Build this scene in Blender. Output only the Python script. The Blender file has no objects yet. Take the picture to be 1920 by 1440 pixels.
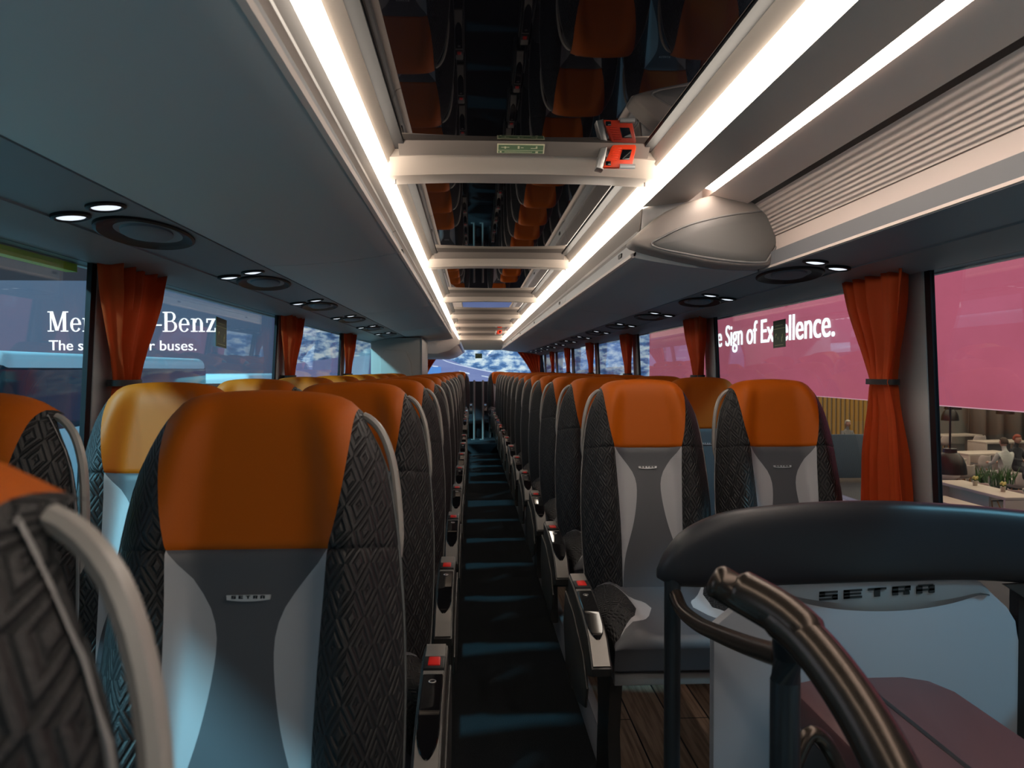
import bpy, bmesh, math, random
from mathutils import Vector, Matrix
random.seed(7)
C = bpy.context.scene.collection
sc = bpy.context.scene
PI = math.pi
# ------------------------------------------------------------------ camera, light, exposure
CAMZ = 1.39
F = 1450.0
cam = bpy.data.cameras.new('camera'); co = bpy.data.objects.new('camera', cam); C.objects.link(co)
cam.sensor_width = 36; cam.lens = 36*F/1920; cam.clip_start = 0.02; cam.clip_end = 200
co.location = (0, 0, CAMZ)
co.rotation_euler = (PI/2-math.atan(26/math.hypot(F, 74)), 0, -math.atan(74/F))
cam.dof.use_dof = True; cam.dof.focus_distance = 3.0; cam.dof.aperture_fstop = 9
sc.camera = co
sc.view_settings.view_transform = 'Standard'; sc.view_settings.look = 'None'
sc.view_settings.exposure = 0.0; sc.view_settings.gamma = 1; sc.view_settings.use_curve_mapping = False
sc.cycles.use_denoising = True
sc.cycles.max_bounces = 8; sc.cycles.transparent_max_bounces = 12
sc.cycles.sample_clamp_indirect = 4
w = bpy.data.worlds.new('hall_dark'); sc.world = w; w.use_nodes = True
w.node_tree.nodes['Background'].inputs[0].default_value = (0.35, 0.45, 0.6, 1)
w.node_tree.nodes['Background'].inputs[1].default_value = 0.10

def lamp(name, kind, col, power, **k):
    l = bpy.data.lights.new(name, kind); l.color = col; l.energy = power
    loc = k.pop('loc', (0, 0, 0)); d = k.pop('dir', None)
    for a, b in k.items(): setattr(l, a, b)
    o = bpy.data.objects.new(name, l); C.objects.link(o); o.location = loc
    if d: o.rotation_euler = Vector(d).to_track_quat('-Z', 'Y').to_euler()
    return o
lamp('hall_spotlight_cyan_beam', 'SUN', (0.34, 0.76, 0.92), 5.5, loc=(-9, -4, 10), dir=(1, 1.15, -.92), angle=math.radians(4))
lamp('hall_spotlight_side_beam', 'SUN', (0.2, 0.7, 0.9), 3.2, loc=(-9, 4, 10), dir=(1, .06, -1.10), angle=math.radians(3))
lamp('hall_spotlight_blue_beam', 'SUN', (0.26, 0.68, 0.9), 2.0, loc=(9, -4, 12), dir=(-1, .45, -1.1), angle=math.radians(6))
lamp('hall_light_warm', 'AREA', (1, .82, .6), 1300, loc=(15, 19, 4.7), dir=(0, 0, -1), shape='RECTANGLE', size=14, size_y=20)
lamp('hall_light_left', 'AREA', (.72, .82, 1), 230, loc=(-8, 3, 6), dir=(.9, .1, -.75), shape='RECTANGLE', size=6, size_y=12)
#lamp('hall_light_front', 'AREA', (.65, .8, 1), 30, loc=(.1, -3.5, 2.2), dir=(0, 1, -.25), shape='RECTANGLE', size=2.4, size_y=1.4)

# ------------------------------------------------------------------ materials
def mat(name, col, rough=.5, metal=0, emit=None, es=0, spec=.5, coat=0, noise=None, bump=None):
    m = bpy.data.materials.new(name); m.use_nodes = True
    nt = m.node_tree; b = nt.nodes['Principled BSDF']
    b.inputs['Base Color'].default_value = (*col, 1); b.inputs['Roughness'].default_value = rough
    b.inputs['Metallic'].default_value = metal; b.inputs['Specular IOR Level'].default_value = spec
    b.inputs['Coat Weight'].default_value = coat
    if emit: b.inputs['Emission Color'].default_value = (*emit, 1); b.inputs['Emission Strength'].default_value = es
    tc = None
    if noise or bump:
        tc = nt.nodes.new('ShaderNodeTexCoord')
    if noise:   # (scale, second colour, contrast)
        n = nt.nodes.new('ShaderNodeTexNoise'); n.inputs['Scale'].default_value = noise[0]; n.inputs['Detail'].default_value = 4
        mx = nt.nodes.new('ShaderNodeMix'); mx.data_type = 'RGBA'
        mx.inputs[6].default_value = (*col, 1); mx.inputs[7].default_value = (*noise[1], 1)
        r = nt.nodes.new('ShaderNodeMapRange'); r.inputs[1].default_value = .5-noise[2]; r.inputs[2].default_value = .5+noise[2]
        nt.links.new(tc.outputs['Object'], n.inputs['Vector']); nt.links.new(n.outputs['Fac'], r.inputs[0])
        nt.links.new(r.outputs[0], mx.inputs[0]); nt.links.new(mx.outputs[2], b.inputs['Base Color'])
    if bump:    # (scale, strength, distance)
        n = nt.nodes.new('ShaderNodeTexNoise'); n.inputs['Scale'].default_value = bump[0]; n.inputs['Detail'].default_value = 3
        bp = nt.nodes.new('ShaderNodeBump'); bp.inputs['Strength'].default_value = bump[1]; bp.inputs['Distance'].default_value = bump[2]
        nt.links.new(tc.outputs['Object'], n.inputs['Vector']); nt.links.new(n.outputs['Fac'], bp.inputs['Height'])
        nt.links.new(bp.outputs[0], b.inputs['Normal'])
    return m
M = {}
M['orange'] = mat('orange_leather', (.50, .102, .002), .52, spec=.22, bump=(260, .12, .001))
M['slate'] = mat('slate_leather', (.085, .088, .10), .5, bump=(300, .1, .001))
M['pale'] = mat('pale_leather', (.42, .42, .44), .5, bump=(300, .08, .001))
M['shell'] = mat('seat_shell_plastic', (.30, .29, .285), .38, bump=(500, .05, .0005))
M['handle'] = mat('handle_plastic', (.36, .33, .30), .35)
M['black'] = mat('black_plastic', (.012, .012, .013), .45)
M['gloss'] = mat('gloss_black', (.006, .006, .007), .06)
M['bezel'] = mat('bezel_black', (.005, .005, .006), .45, spec=.3)
M['silver'] = mat('satin_silver', (.55, .53, .52), .32, metal=.75)
M['console'] = mat('console_frame', (.30, .28, .26), .35, metal=.4)
M['badge'] = mat('badge_silver', (.72, .72, .72), .3, metal=.4)
M['red'] = mat('buckle_red', (.85, .02, .015), .35)
M['lever'] = mat('lever_red', (.92, .06, .012), .35)
M['legm'] = mat('dark_powder_coat', (.05, .048, .046), .4, metal=.3)
M['bin'] = mat('bin_plastic', (.58, .57, .57), .5, bump=(700, .04, .0005))
M['channel'] = mat('channel_plastic', (.24, .25, .27), .5, bump=(700, .04, .0005))
M['cove'] = mat('cove_plastic', (.26, .25, .25), .45)
M['ceil'] = mat('ceiling_cream', (.62, .53, .46), .45, bump=(500, .04, .0005))
M['ceilbrown'] = mat('ceiling_taupe', (.50, .44, .40), .42)
M['framed'] = mat('hatch_frame_taupe', (.22, .185, .165), .4)
M['ceilpanel'] = mat('ceiling_panel_cream', (.66, .56, .48), .45)
M['rack'] = mat('rack_cream', (.84, .71, .65), .45)
M['capm'] = mat('cap_cream', (.38, .335, .305), .5)
M['capp'] = mat('cap_panel_grey', (.20, .195, .19), .55)
M['strip'] = mat('light_strip', (1, 1, 1), .5, emit=(1, .88, .74), es=8.5)
M['strip2'] = mat('light_strip_soft', (1, 1, 1), .5, emit=(1, .84, .72), es=16)
M['lens'] = mat('reading_lamp_lens', (.9, .9, .9), .15, emit=(.85, .92, 1), es=1.0)
M['speaker'] = mat('speaker_cloth', (.22, .23, .26), .7, bump=(900, .3, .001))
M['rubber'] = mat('black_rubber', (.01, .011, .014), .4)
M['pillar'] = mat('pillar_grey', (.36, .37, .37), .6, bump=(400, .05, .0005))
M['carpet'] = mat('dark_carpet', (.010, .012, .014), .95, spec=.1, noise=(350, (.03, .034, .038), .15), bump=(450, .6, .003))
M['pad'] = mat('navy_padding', (.018, .020, .026), .42, spec=.5, bump=(350, .06, .001))
M['panel'] = mat('partition_grey', (.35, .37, .41), .42, bump=(500, .04, .0005))
M['panelrec'] = mat('partition_strip', (.30, .32, .34), .35, metal=.4)
M['tube'] = mat('bronze_tube', (.075, .058, .048), .27, metal=.75)
M['post'] = mat('dark_post', (.035, .042, .05), .35, metal=.5)
M['maroon'] = mat('maroon_plastic', (.095, .040, .042), .45, bump=(600, .08, .0005))
M['wcwall'] = mat('cabin_cream', (.36, .33, .30), .5)
M['white'] = mat('white_gloss', (.8, .8, .8), .25)
M['yellow'] = mat('yellow_green', (.50, .55, .03), .5)
M['stickerG'] = mat('sticker_green', (.02, .055, .02), .5)
M['stickerL'] = mat('sticker_line', (.35, .42, .2), .5)
M['labelG'] = mat('label_green', (.15, .24, .13), .5)
M['labelL'] = mat('label_cream', (.75, .72, .5), .5)
M['wood2'] = mat('table_white', (.60, .50, .42), .5)
M['chairw'] = mat('chair_shell', (.66, .56, .5), .45)
M['woodleg'] = mat('chair_leg_wood', (.35, .16, .05), .5)
M['lampd'] = mat('pendant_black', (.02, .012, .01), .4)
M['greyshirt'] = mat('shirt_grey', (.22, .21, .20), .8)
M['skin'] = mat('skin', (.5, .27, .19), .5)
M['shirt'] = mat('shirt_white', (.55, .55, .5), .8)
M['suit'] = mat('suit_dark', (.025, .025, .03), .8)
M['hair'] = mat('hair_brown', (.06, .035, .02), .7)
M['hairr'] = mat('hair_red', (.28, .05, .02), .7)
M['leaf'] = mat('leaf_green', (.06, .14, .04), .5)
M['flower'] = mat('flower_yellow', (.7, .6, .2), .6)
M['pot'] = mat('pot_glass', (.5, .45, .35), .3)
M['hall'] = mat('hall_floor', (.09, .09, .10), .35, noise=(.4, (.07, .07, .08), .3))
M['coach'] = mat('coach_paint', (.62, .74, .8), .3)
M['coachglass'] = mat('coach_glass', (.01, .03, .045), .08)
M['truss'] = mat('truss_black', (.02, .02, .022), .5, metal=.3)
M['drape'] = mat('drape_cloth', (.42, .38, .33), .8)
M['bluegrey'] = mat('blue_grey_felt', (.07, .10, .13), .8)
M['wallw'] = mat('cafe_wall', (.30, .28, .25), .7)

def diamond_mat():
    m = bpy.data.materials.new('diamond_fabric'); m.use_nodes = True
    nt = m.node_tree; b = nt.nodes['Principled BSDF']; N = nt.nodes.new; L = nt.links.new
    b.inputs['Roughness'].default_value = .5; b.inputs['Specular IOR Level'].default_value = .38
    tc = N('ShaderNodeTexCoord'); s = N('ShaderNodeSeparateXYZ'); L(tc.outputs['UV'], s.inputs[0])
    def mth(op, a, bb=None, c=None):
        n = N('ShaderNodeMath'); n.operation = op
        for i, v in enumerate((a, bb, c)):
            if v is None: continue
            if isinstance(v, (int, float)): n.inputs[i].default_value = v
            else: L(v, n.inputs[i])
        return n.outputs[0]
    v = mth('SUBTRACT', s.outputs[2], s.outputs[1])
    def tri(x, p):
        return mth('MULTIPLY', mth('ABSOLUTE', mth('SUBTRACT', mth('FRACT', mth('DIVIDE', x, p)), .5)), 2)
    d = mth('ADD', tri(mth('ADD', s.outputs[0], 10), .044), tri(mth('ADD', s.outputs[1], 10), .074))
    # nested diamonds, drawn as raised bands
    h = mth('SINE', mth('MULTIPLY', d, 2*PI*2.0))
    h2 = mth('SMOOTH_MIN', h, .45, .3)
    n = N('ShaderNodeTexNoise'); n.inputs['Scale'].default_value = 500; L(tc.outputs['Object'], n.inputs['Vector'])
    hh = mth('ADD', h2, mth('MULTIPLY', n.outputs['Fac'], .5))
    bp = N('ShaderNodeBump'); bp.inputs['Strength'].default_value = .75; bp.inputs['Distance'].default_value = .003
    L(hh, bp.inputs['Height']); L(bp.outputs[0], b.inputs['Normal'])
    mr = N('ShaderNodeMapRange'); mr.inputs[1].default_value = -1; mr.inputs[2].default_value = .4; L(h2, mr.inputs[0])
    mx = N('ShaderNodeMix'); mx.data_type = 'RGBA'; mx.inputs[6].default_value = (.009, .009, .010, 1); mx.inputs[7].default_value = (.025, .024, .025, 1)
    L(mr.outputs[0], mx.inputs[0]); L(mx.outputs[2], b.inputs['Base Color'])
    return m
M['fabric'] = diamond_mat()

def curtain_mat():
    m = bpy.data.materials.new('orange_curtain'); m.use_nodes = True
    nt = m.node_tree; b = nt.nodes['Principled BSDF']; out = nt.nodes['Material Output']
    b.inputs['Base Color'].default_value = (.64, .088, .010, 1); b.inputs['Roughness'].default_value = .75
    t = nt.nodes.new('ShaderNodeBsdfTranslucent'); t.inputs[0].default_value = (.85, .12, .012, 1)
    mx = nt.nodes.new('ShaderNodeMixShader'); mx.inputs[0].default_value = .4
    nt.links.new(b.outputs[0], mx.inputs[1]); nt.links.new(t.outputs[0], mx.inputs[2]); nt.links.new(mx.outputs[0], out.inputs[0])
    return m
M['curtain'] = curtain_mat()

def glass_mat(name, tint, k=1.0):
    m = bpy.data.materials.new(name); m.use_nodes = True
    nt = m.node_tree; nt.nodes.clear(); N = nt.nodes.new
    out = N('ShaderNodeOutputMaterial'); tr = N('ShaderNodeBsdfTransparent'); tr.inputs[0].default_value = (*tint, 1)
    gl = N('ShaderNodeBsdfGlossy'); gl.inputs['Roughness'].default_value = .01
    fr = N('ShaderNodeFresnel'); ge = N('ShaderNodeNewGeometry'); mm = N('ShaderNodeMapRange'); mm.inputs[3].default_value = 1.5; mm.inputs[4].default_value = 1/1.5
    nt.links.new(ge.outputs['Backfacing'], mm.inputs[0]); nt.links.new(mm.outputs[0], fr.inputs[0])
    ml = N('ShaderNodeMath'); ml.operation = 'MULTIPLY'; ml.inputs[1].default_value = k
    mx = N('ShaderNodeMixShader')
    nt.links.new(fr.outputs[0], ml.inputs[0]); nt.links.new(ml.outputs[0], mx.inputs[0])
    nt.links.new(tr.outputs[0], mx.inputs[1]); nt.links.new(gl.outputs[0], mx.inputs[2]); nt.links.new(mx.outputs[0], out.inputs[0])
    return m
M['glass'] = glass_mat('window_glass', (.93, .97, .98), .9)
M['skyglass'] = mat('dark_roof_glass', (.004, .004, .006), .015, spec=.5)

def ribs_mat():
    m = mat('ribbed_cream', (.72, .61, .56), .4); nt = m.node_tree; b = nt.nodes['Principled BSDF']
    tc = nt.nodes.new('ShaderNodeTexCoord'); wv = nt.nodes.new('ShaderNodeTexWave')
    wv.bands_direction = 'Z'; wv.inputs['Scale'].default_value = 26
    bp = nt.nodes.new('ShaderNodeBump'); bp.inputs['Strength'].default_value = .8; bp.inputs['Distance'].default_value = .004
    nt.links.new(tc.outputs['Object'], wv.inputs['Vector']); nt.links.new(wv.outputs['Fac'], bp.inputs['Height']); nt.links.new(bp.outputs[0], b.inputs['Normal'])
    return m
M['ribs'] = ribs_mat()

def plank_mat():
    m = mat('wood_plank_floor', (.35, .2, .12), .5); nt = m.node_tree; b = nt.nodes['Principled BSDF']; N = nt.nodes.new; L = nt.links.new
    tc = N('ShaderNodeTexCoord'); mp = N('ShaderNodeMapping'); mp.inputs['Scale'].default_value = (60, 3, 3)
    n = N('ShaderNodeTexNoise'); n.inputs['Scale'].default_value = 1.5; n.inputs['Detail'].default_value = 6
    L(tc.outputs['Object'], mp.inputs[0]); L(mp.outputs[0], n.inputs['Vector'])
    br = N('ShaderNodeTexBrick'); br.inputs['Scale'].default_value = 1; br.inputs['Brick Width'].default_value = .9; br.inputs['Row Height'].default_value = .14
    br.inputs['Mortar Size'].default_value = .003; br.inputs['Color1'].default_value = (.52, .37, .26, 1); br.inputs['Color2'].default_value = (.42, .29, .20, 1)
    mp2 = N('ShaderNodeMapping'); mp2.inputs['Rotation'].default_value = (0, 0, PI/2); L(tc.outputs['Object'], mp2.inputs[0]); L(mp2.outputs[0], br.inputs['Vector'])
    mx = N('ShaderNodeMix'); mx.data_type = 'RGBA'; mx.blend_type = 'MULTIPLY'; mx.inputs[0].default_value = .7
    cr = N('ShaderNodeValToRGB'); cr.color_ramp.elements[0].position = .35; cr.color_ramp.elements[0].color = (.35, .3, .28, 1); cr.color_ramp.elements[1].position = .6
    L(n.outputs['Fac'], cr.inputs[0]); L(br.outputs['Color'], mx.inputs[6]); L(cr.outputs[0], mx.inputs[7]); L(mx.outputs[2], b.inputs['Base Color'])
    return m
M['planks'] = plank_mat()

def screen_mat(name, col, es, noise=None):
    """picture on a lit screen: emissive, optional two-colour mountain noise"""
    m = bpy.data.materials.new(name); m.use_nodes = True
    nt = m.node_tree; b = nt.nodes['Principled BSDF']; b.inputs['Base Color'].default_value = (.02, .02, .02, 1); b.inputs['Roughness'].default_value = .6
    b.inputs['Emission Color'].default_value = (*col, 1); b.inputs['Emission Strength'].default_value = es
    if noise:
        tc = nt.nodes.new('ShaderNodeTexCoord'); mp = nt.nodes.new('ShaderNodeMapping'); mp.inputs['Scale'].default_value = noise[0]
        n = nt.nodes.new('ShaderNodeTexNoise'); n.inputs['Scale'].default_value = 1; n.inputs['Detail'].default_value = 9; n.inputs['Roughness'].default_value = .65
        cr = nt.nodes.new('ShaderNodeValToRGB'); els = cr.color_ramp.elements
        els[0].position = noise[1][0][0]; els[0].color = (*noise[1][0][1], 1); els[1].position = noise[1][-1][0]; els[1].color = (*noise[1][-1][1], 1)
        for p, c in noise[1][1:-1]:
            e = els.new(p); e.color = (*c, 1)
        nt.links.new(tc.outputs['Object'], mp.inputs[0]); nt.links.new(mp.outputs[0], n.inputs['Vector']); nt.links.new(n.outputs['Fac'], cr.inputs[0]); nt.links.new(cr.outputs[0], b.inputs['Emission Color'])
    return m
M['ledblue'] = screen_mat('led_dusk_blue', (.055, .075, .15), 1, ((.12, .12, .12), [(.35, (.045, .075, .16)), (.65, (.09, .085, .15))]))
M['ledred'] = screen_mat('lit_red_fabric', (.42, .045, .08), 1, ((.05, .12, .25), [(.3, (.34, .035, .055)), (.7, (.55, .08, .14))]))
M['ledwhite'] = screen_mat('lit_white_letters', (.95, .97, 1), 1.7)
M['ledpink'] = screen_mat('lit_pink_edge', (.7, .35, .4), 1)
M['hills'] = screen_mat('screen_hills', (1, 1, 1), .9, ((2.2, 1, 5), [(.36, (.03, .08, .25)), (.46, (.10, .22, .50)), (.52, (.45, .60, .80)), (.60, (.9, .97, 1))]))
M['road'] = screen_mat('screen_road', (.21, .24, .50), .9, ((.4, 1, 3), [(.3, (.17, .19, .46)), (.7, (.26, .29, .56))]))
M['roadline'] = screen_mat('screen_road_line', (.75, .8, .95), 1.0)
M['skyblue'] = screen_mat('screen_sky', (.10, .28, .75), .9)
M['slat'] = mat('amber_slat', (.40, .22, .05), .5, emit=(.4, .2, .03), es=.08)  # faint glow put into the slat colour by emission; the slats are no lamp

# ------------------------------------------------------------------ mesh helpers
def finish(name, bm, m, parent=None, smooth=35, loc=(0, 0, 0)):
    bmesh.ops.remove_doubles(bm, verts=bm.verts, dist=1e-6)
    bmesh.ops.recalc_face_normals(bm, faces=bm.faces)
    for f in bm.faces: f.smooth = True
    a = math.radians(smooth)
    for e in bm.edges:
        if len(e.link_faces) == 2 and e.calc_face_angle(0) > a: e.smooth = False
    me = bpy.data.meshes.new(name); bm.to_mesh(me); bm.free()
    me.materials.append(m if not isinstance(m, str) else M[m])
    o = bpy.data.objects.new(name, me); C.objects.link(o); o.location = loc
    if parent: o.parent = parent
    return o
def sheet(bm, rows, close_u=False, close_v=False, uv=None):
    """rows: list of lists of points -> quads; uv: metric coordinates along the surface"""
    if uv is not None:
        lay = bm.loops.layers.uv.verify(); U = {}
        for i, r in enumerate(rows):
            acc = 0
            for j, p in enumerate(r):
                if j: acc += (Vector(p)-Vector(r[j-1])).length
                U[i, j] = (uv*rows[i][0][0]+acc if uv else acc, sum((Vector(rows[q+1][0])-Vector(rows[q][0])).length for q in range(0)) )
        vacc = [0]
        for i in range(1, len(rows)): vacc.append(vacc[-1]+(Vector(rows[i][0])-Vector(rows[i-1][0])).length)
        VV = [[bm.verts.new(p) for p in r] for r in rows]
        for i in range(len(rows)-1):
            for j in range(len(rows[0])-1):
                f = bm.faces.new((VV[i][j], VV[i][j+1], VV[i+1][j+1], VV[i+1][j]))
                for lp, k in zip(f.loops, ((i, j), (i, j+1), (i+1, j+1), (i+1, j))): lp[lay].uv = (U[k][0], vacc[k[0]]+(.31 if rows[0][0][2] > 1 else 0))
        return VV
    V = [[bm.verts.new(p) for p in r] for r in rows]
    nr, nc = len(V), len(V[0])
    for i in range(nr-(0 if close_v else 1)):
        for j in range(nc-(0 if close_u else 1)):
            try: bm.faces.new((V[i][j], V[i][(j+1) % nc], V[(i+1) % nr][(j+1) % nc], V[(i+1) % nr][j]))
            except ValueError: pass
    return V
def cap(bm, ring):
    try: bm.faces.new(ring)
    except ValueError: pass
def box(bm, x0, x1, y0, y1, z0, z1, bev=0, seg=2):
    r = bmesh.ops.create_cube(bm, size=1)
    for v in r['verts']:
        v.co = Vector((x0+(v.co.x+.5)*(x1-x0), y0+(v.co.y+.5)*(y1-y0), z0+(v.co.z+.5)*(z1-z0)))
    if bev:
        es = {e for v in r['verts'] for e in v.link_edges}
        bmesh.ops.bevel(bm, geom=list(es), offset=bev, segments=seg, profile=.5, affect='EDGES')
def prism(bm, pts, a0, a1, axis='y', bev=0):
    """extrude a closed 2-D outline along an axis. y: pts=(x,z); x: pts=(y,z); z: pts=(x,y)"""
    def P(p, a): return {'y': (p[0], a, p[1]), 'x': (a, p[0], p[1]), 'z': (p[0], p[1], a)}[axis]
    A = [bm.verts.new(P(p, a0)) for p in pts]; B = [bm.verts.new(P(p, a1)) for p in pts]
    n = len(pts); fs = []
    for i in range(n): fs.append(bm.faces.new((A[i], A[(i+1) % n], B[(i+1) % n], B[i])))
    fs.append(bm.faces.new(A)); fs.append(bm.faces.new(B[::-1]))
    if bev:
        es = list({e for f in fs[-2:] for e in f.edges})
        bmesh.ops.bevel(bm, geom=es, offset=bev, segments=2, profile=.5, affect='EDGES')
def tube(bm, pts, r, seg=10, closed=False, flat=1.0, up=(0, 0, 1)):
    pts = [Vector(p) for p in pts]; n = len(pts); rows = []
    for i in range(n):
        if closed: t = pts[(i+1) % n]-pts[i-1]
        else: t = pts[min(i+1, n-1)]-pts[max(i-1, 0)]
        t.normalize(); u = Vector(up); s = t.cross(u)
        if s.length < .05: s = t.cross(Vector((1, 0, 0)))
        s.normalize(); q = s.cross(t)
        rr = r[i] if isinstance(r, (list, tuple)) else r
        rows.append([pts[i]+s*math.cos(2*PI*k/seg)*rr*flat+q*math.sin(2*PI*k/seg)*rr for k in range(seg)])
    V = sheet(bm, rows, close_u=True, close_v=closed)
    if not closed: cap(bm, V[0]); cap(bm, V[-1][::-1])
def spline(pts, n=6, closed=False):
    P = [Vector(p) for p in pts]; out = []; m = len(P)
    rng = range(m) if closed else range(m-1)
    for i in rng:
        p0 = P[i-1] if (closed or i > 0) else P[i]; p1 = P[i]; p2 = P[(i+1) % m]
        p3 = P[(i+2) % m] if (closed or i+2 < m) else p2
        for k in range(n):
            t = k/n
            out.append(.5*((2*p1)+(p2-p0)*t+(2*p0-5*p1+4*p2-p3)*t*t+(3*p1-p0-3*p2+p3)*t**3))
    if not closed: out.append(P[-1])
    return out
def lathe(bm, prof, cx, cy, seg=20):
    rows = [[(cx+r*math.cos(2*PI*k/seg), cy+r*math.sin(2*PI*k/seg), z) for k in range(seg)] for r, z in prof]
    V = sheet(bm, rows, close_u=True); cap(bm, V[0]); cap(bm, V[-1][::-1])
def thing(name, label, cat, loc=(0, 0, 0), rz=0, group=None):
    o = bpy.data.objects.new(name, None); C.objects.link(o); o.empty_display_size = .1
    o.location = loc; o.rotation_euler = (0, 0, rz); return tag(o, label, cat, group)
def tag(o, label, cat, group=None, kind=None):
    o['label'] = label; o['category'] = cat
    if group: o['group'] = group
    if kind: o['kind'] = kind
    return o
def struct(o): o['kind'] = 'structure'; return o
def copy_tree(o, parent=None):
    c = o.copy(); C.objects.link(c)
    if parent: c.parent = parent
    for ch in list(o.children): copy_tree(ch, c)
    return c
def lerp(tab, x):
    if x <= tab[0][0]: return tab[0][1]
    for (a, b), (c, d) in zip(tab, tab[1:]):
        if x <= c:
            t = (x-a)/(c-a); return b+(d-b)*t
    return tab[-1][1]
def slerp(tab, x):
    """smooth (cosine) table"""
    if x <= tab[0][0]: return tab[0][1]
    for i in range(len(tab)-1):
        (a, b), (c, d) = tab[i], tab[i+1]
        if x <= c:
            t = (x-a)/(c-a)
            m0 = (d-tab[i-1][1])/(c-tab[i-1][0]) if i > 0 else (d-b)/(c-a)
            m1 = (tab[i+2][1]-b)/(tab[i+2][0]-a) if i+2 < len(tab) else (d-b)/(c-a)
            h = c-a
            return (2*t**3-3*t*t+1)*b+(t**3-2*t*t+t)*h*m0+(-2*t**3+3*t*t)*d+(t**3-t*t)*h*m1
    return tab[-1][1]
ORD = ['nearest', 'second', 'third', 'fourth', 'fifth', 'sixth', 'seventh', 'eighth', 'ninth', 'tenth', 'eleventh', 'twelfth', 'thirteenth', 'fourteenth', 'fifteenth', 'sixteenth']

# block lettering of the maker's plate, as rectangles in a 1 x .7 cell
BLK = {'S': [(0, 1, .54, .7), (0, .3, .30, .7), (0, 1, .27, .43), (.7, 1, .0, .4), (0, 1, 0, .16)],
       'E': [(0, .32, 0, .7), (0, 1, .54, .7), (0, .95, .28, .42), (0, 1, 0, .16)],
       'T': [(0, 1, .53, .7), (.34, .66, 0, .7)],
       'R': [(0, .32, 0, .7), (0, 1, .54, .7), (.68, 1, .32, .7), (0, .92, .22, .38), (.62, .95, 0, .25)],
       'A': [(0, .32, 0, .62), (.08, .92, .54, .7), (.68, 1, 0, .62), (0, 1, .2, .35)]}
def block_text(bm, s, x, z, w, pitch, P, th=.001, hh=1.0):
    """P maps (x,z,depth) to a point"""
    for i, ch in enumerate(s):
        for a, b, c, d in BLK[ch]:
            x0, x1, z0, z1 = x+i*pitch+a*w, x+i*pitch+b*w, z+c*w*hh, z+d*w*hh
            v = [bm.verts.new(P(*q)) for q in ((x0, z0, th), (x1, z0, th), (x1, z1, th), (x0, z1, th), (x0, z0, 0), (x1, z0, 0), (x1, z1, 0), (x0, z1, 0))]
            for f in ((0, 1, 2, 3), (0, 4, 5, 1), (1, 5, 6, 2), (2, 6, 7, 3), (3, 7, 4, 0)): bm.faces.new([v[k] for k in f])
# serif lettering
def serif_text(bm, s, x, z, H, P, th=.02):
    def quad(pts):
        a = [bm.verts.new(P(x+p[0]*H, z+p[1]*H, 0)) for p in pts]; b = [bm.verts.new(P(x+p[0]*H, z+p[1]*H, th)) for p in pts]
        n = len(pts); bm.faces.new(a); bm.faces.new(b[::-1])
        for i in range(n): bm.faces.new((a[i], b[i], b[(i+1) % n], a[(i+1) % n]))
    def R(a, b, c, d): quad([(a, c), (b, c), (b, d), (a, d)])
    def D(x0, z0, x1, z1, wd): quad([(x0-wd/2, z0), (x0+wd/2, z0), (x1+wd/2, z1), (x1-wd/2, z1)])
    def A(cx, cz, rx, rz, a0, a1, thin=.05, thick=.13, n=18):
        po = []; pi = []
        for k in range(n+1):
            t = math.radians(a0+(a1-a0)*k/n); wd = thin+(thick-thin)*abs(math.cos(t))**1.5
            po.append((cx+rx*math.cos(t), cz+rz*math.sin(t))); pi.append((cx+(rx-wd)*math.cos(t), cz+(rz-wd*.8)*math.sin(t)))
        for k in range(n): quad([po[k], po[k+1], pi[k+1], pi[k]])
    for ch in s:
        if ch == 'M':
            R(.13, .19, 0, 1); D(.50, .05, .20, 1, .16); D(.53, .05, .86, 1, .07); R(.82, .98, 0, 1)
            R(0, .32, 0, .05); R(.70, 1.1, 0, .05); R(0, .22, .95, 1); R(.85, 1.1, .95, 1); adv = 1.2
        elif ch == 'e': A(.31, .34, .29, .35, 0, 325); R(.06, .58, .34, .40); adv = .68
        elif ch == 'c': A(.31, .34, .29, .35, 45, 320); R(.42, .54, .46, .58); adv = .64
        elif ch == 'r': R(.10, .24, 0, .66); R(0, .38, 0, .05); R(0, .15, .62, .67); A(.40, .40, .24, .28, 40, 150); adv = .58
        elif ch == 'd': A(.30, .34, .28, .35, 60, 300); R(.46, .60, 0, 1); R(.36, .48, .95, 1); R(.55, .70, 0, .05); adv = .76
        elif ch == 's': A(.27, .50, .22, .19, 20, 270, .05, .11); A(.27, .19, .24, .20, -160, 90, .05, .11); adv = .58
        elif ch == 'B': R(.10, .25, 0, 1); R(0, .45, 0, .05); R(0, .45, .95, 1); R(.2, .45, .50, .55); A(.42, .755, .28, .245, -90, 90); A(.44, .275, .33, .275, -90, 90); adv = .86
        elif ch == 'n': R(.10, .24, 0, .66); R(0, .36, 0, .05); R(0, .15, .62, .67); A(.40, .40, .24, .29, 20, 160); R(.51, .65, 0, .48); R(.42, .76, 0, .05); adv = .82
        elif ch == 'z': R(.03, .52, .60, .67); R(.03, .10, .46, .64); D(.13, .03, .43, .64, .16); R(.03, .54, 0, .06); R(.48, .55, .0, .2); adv = .62
        elif ch == '-': R(.05, .38, .30, .37); adv = .44
        x += adv*H
    return x
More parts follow.
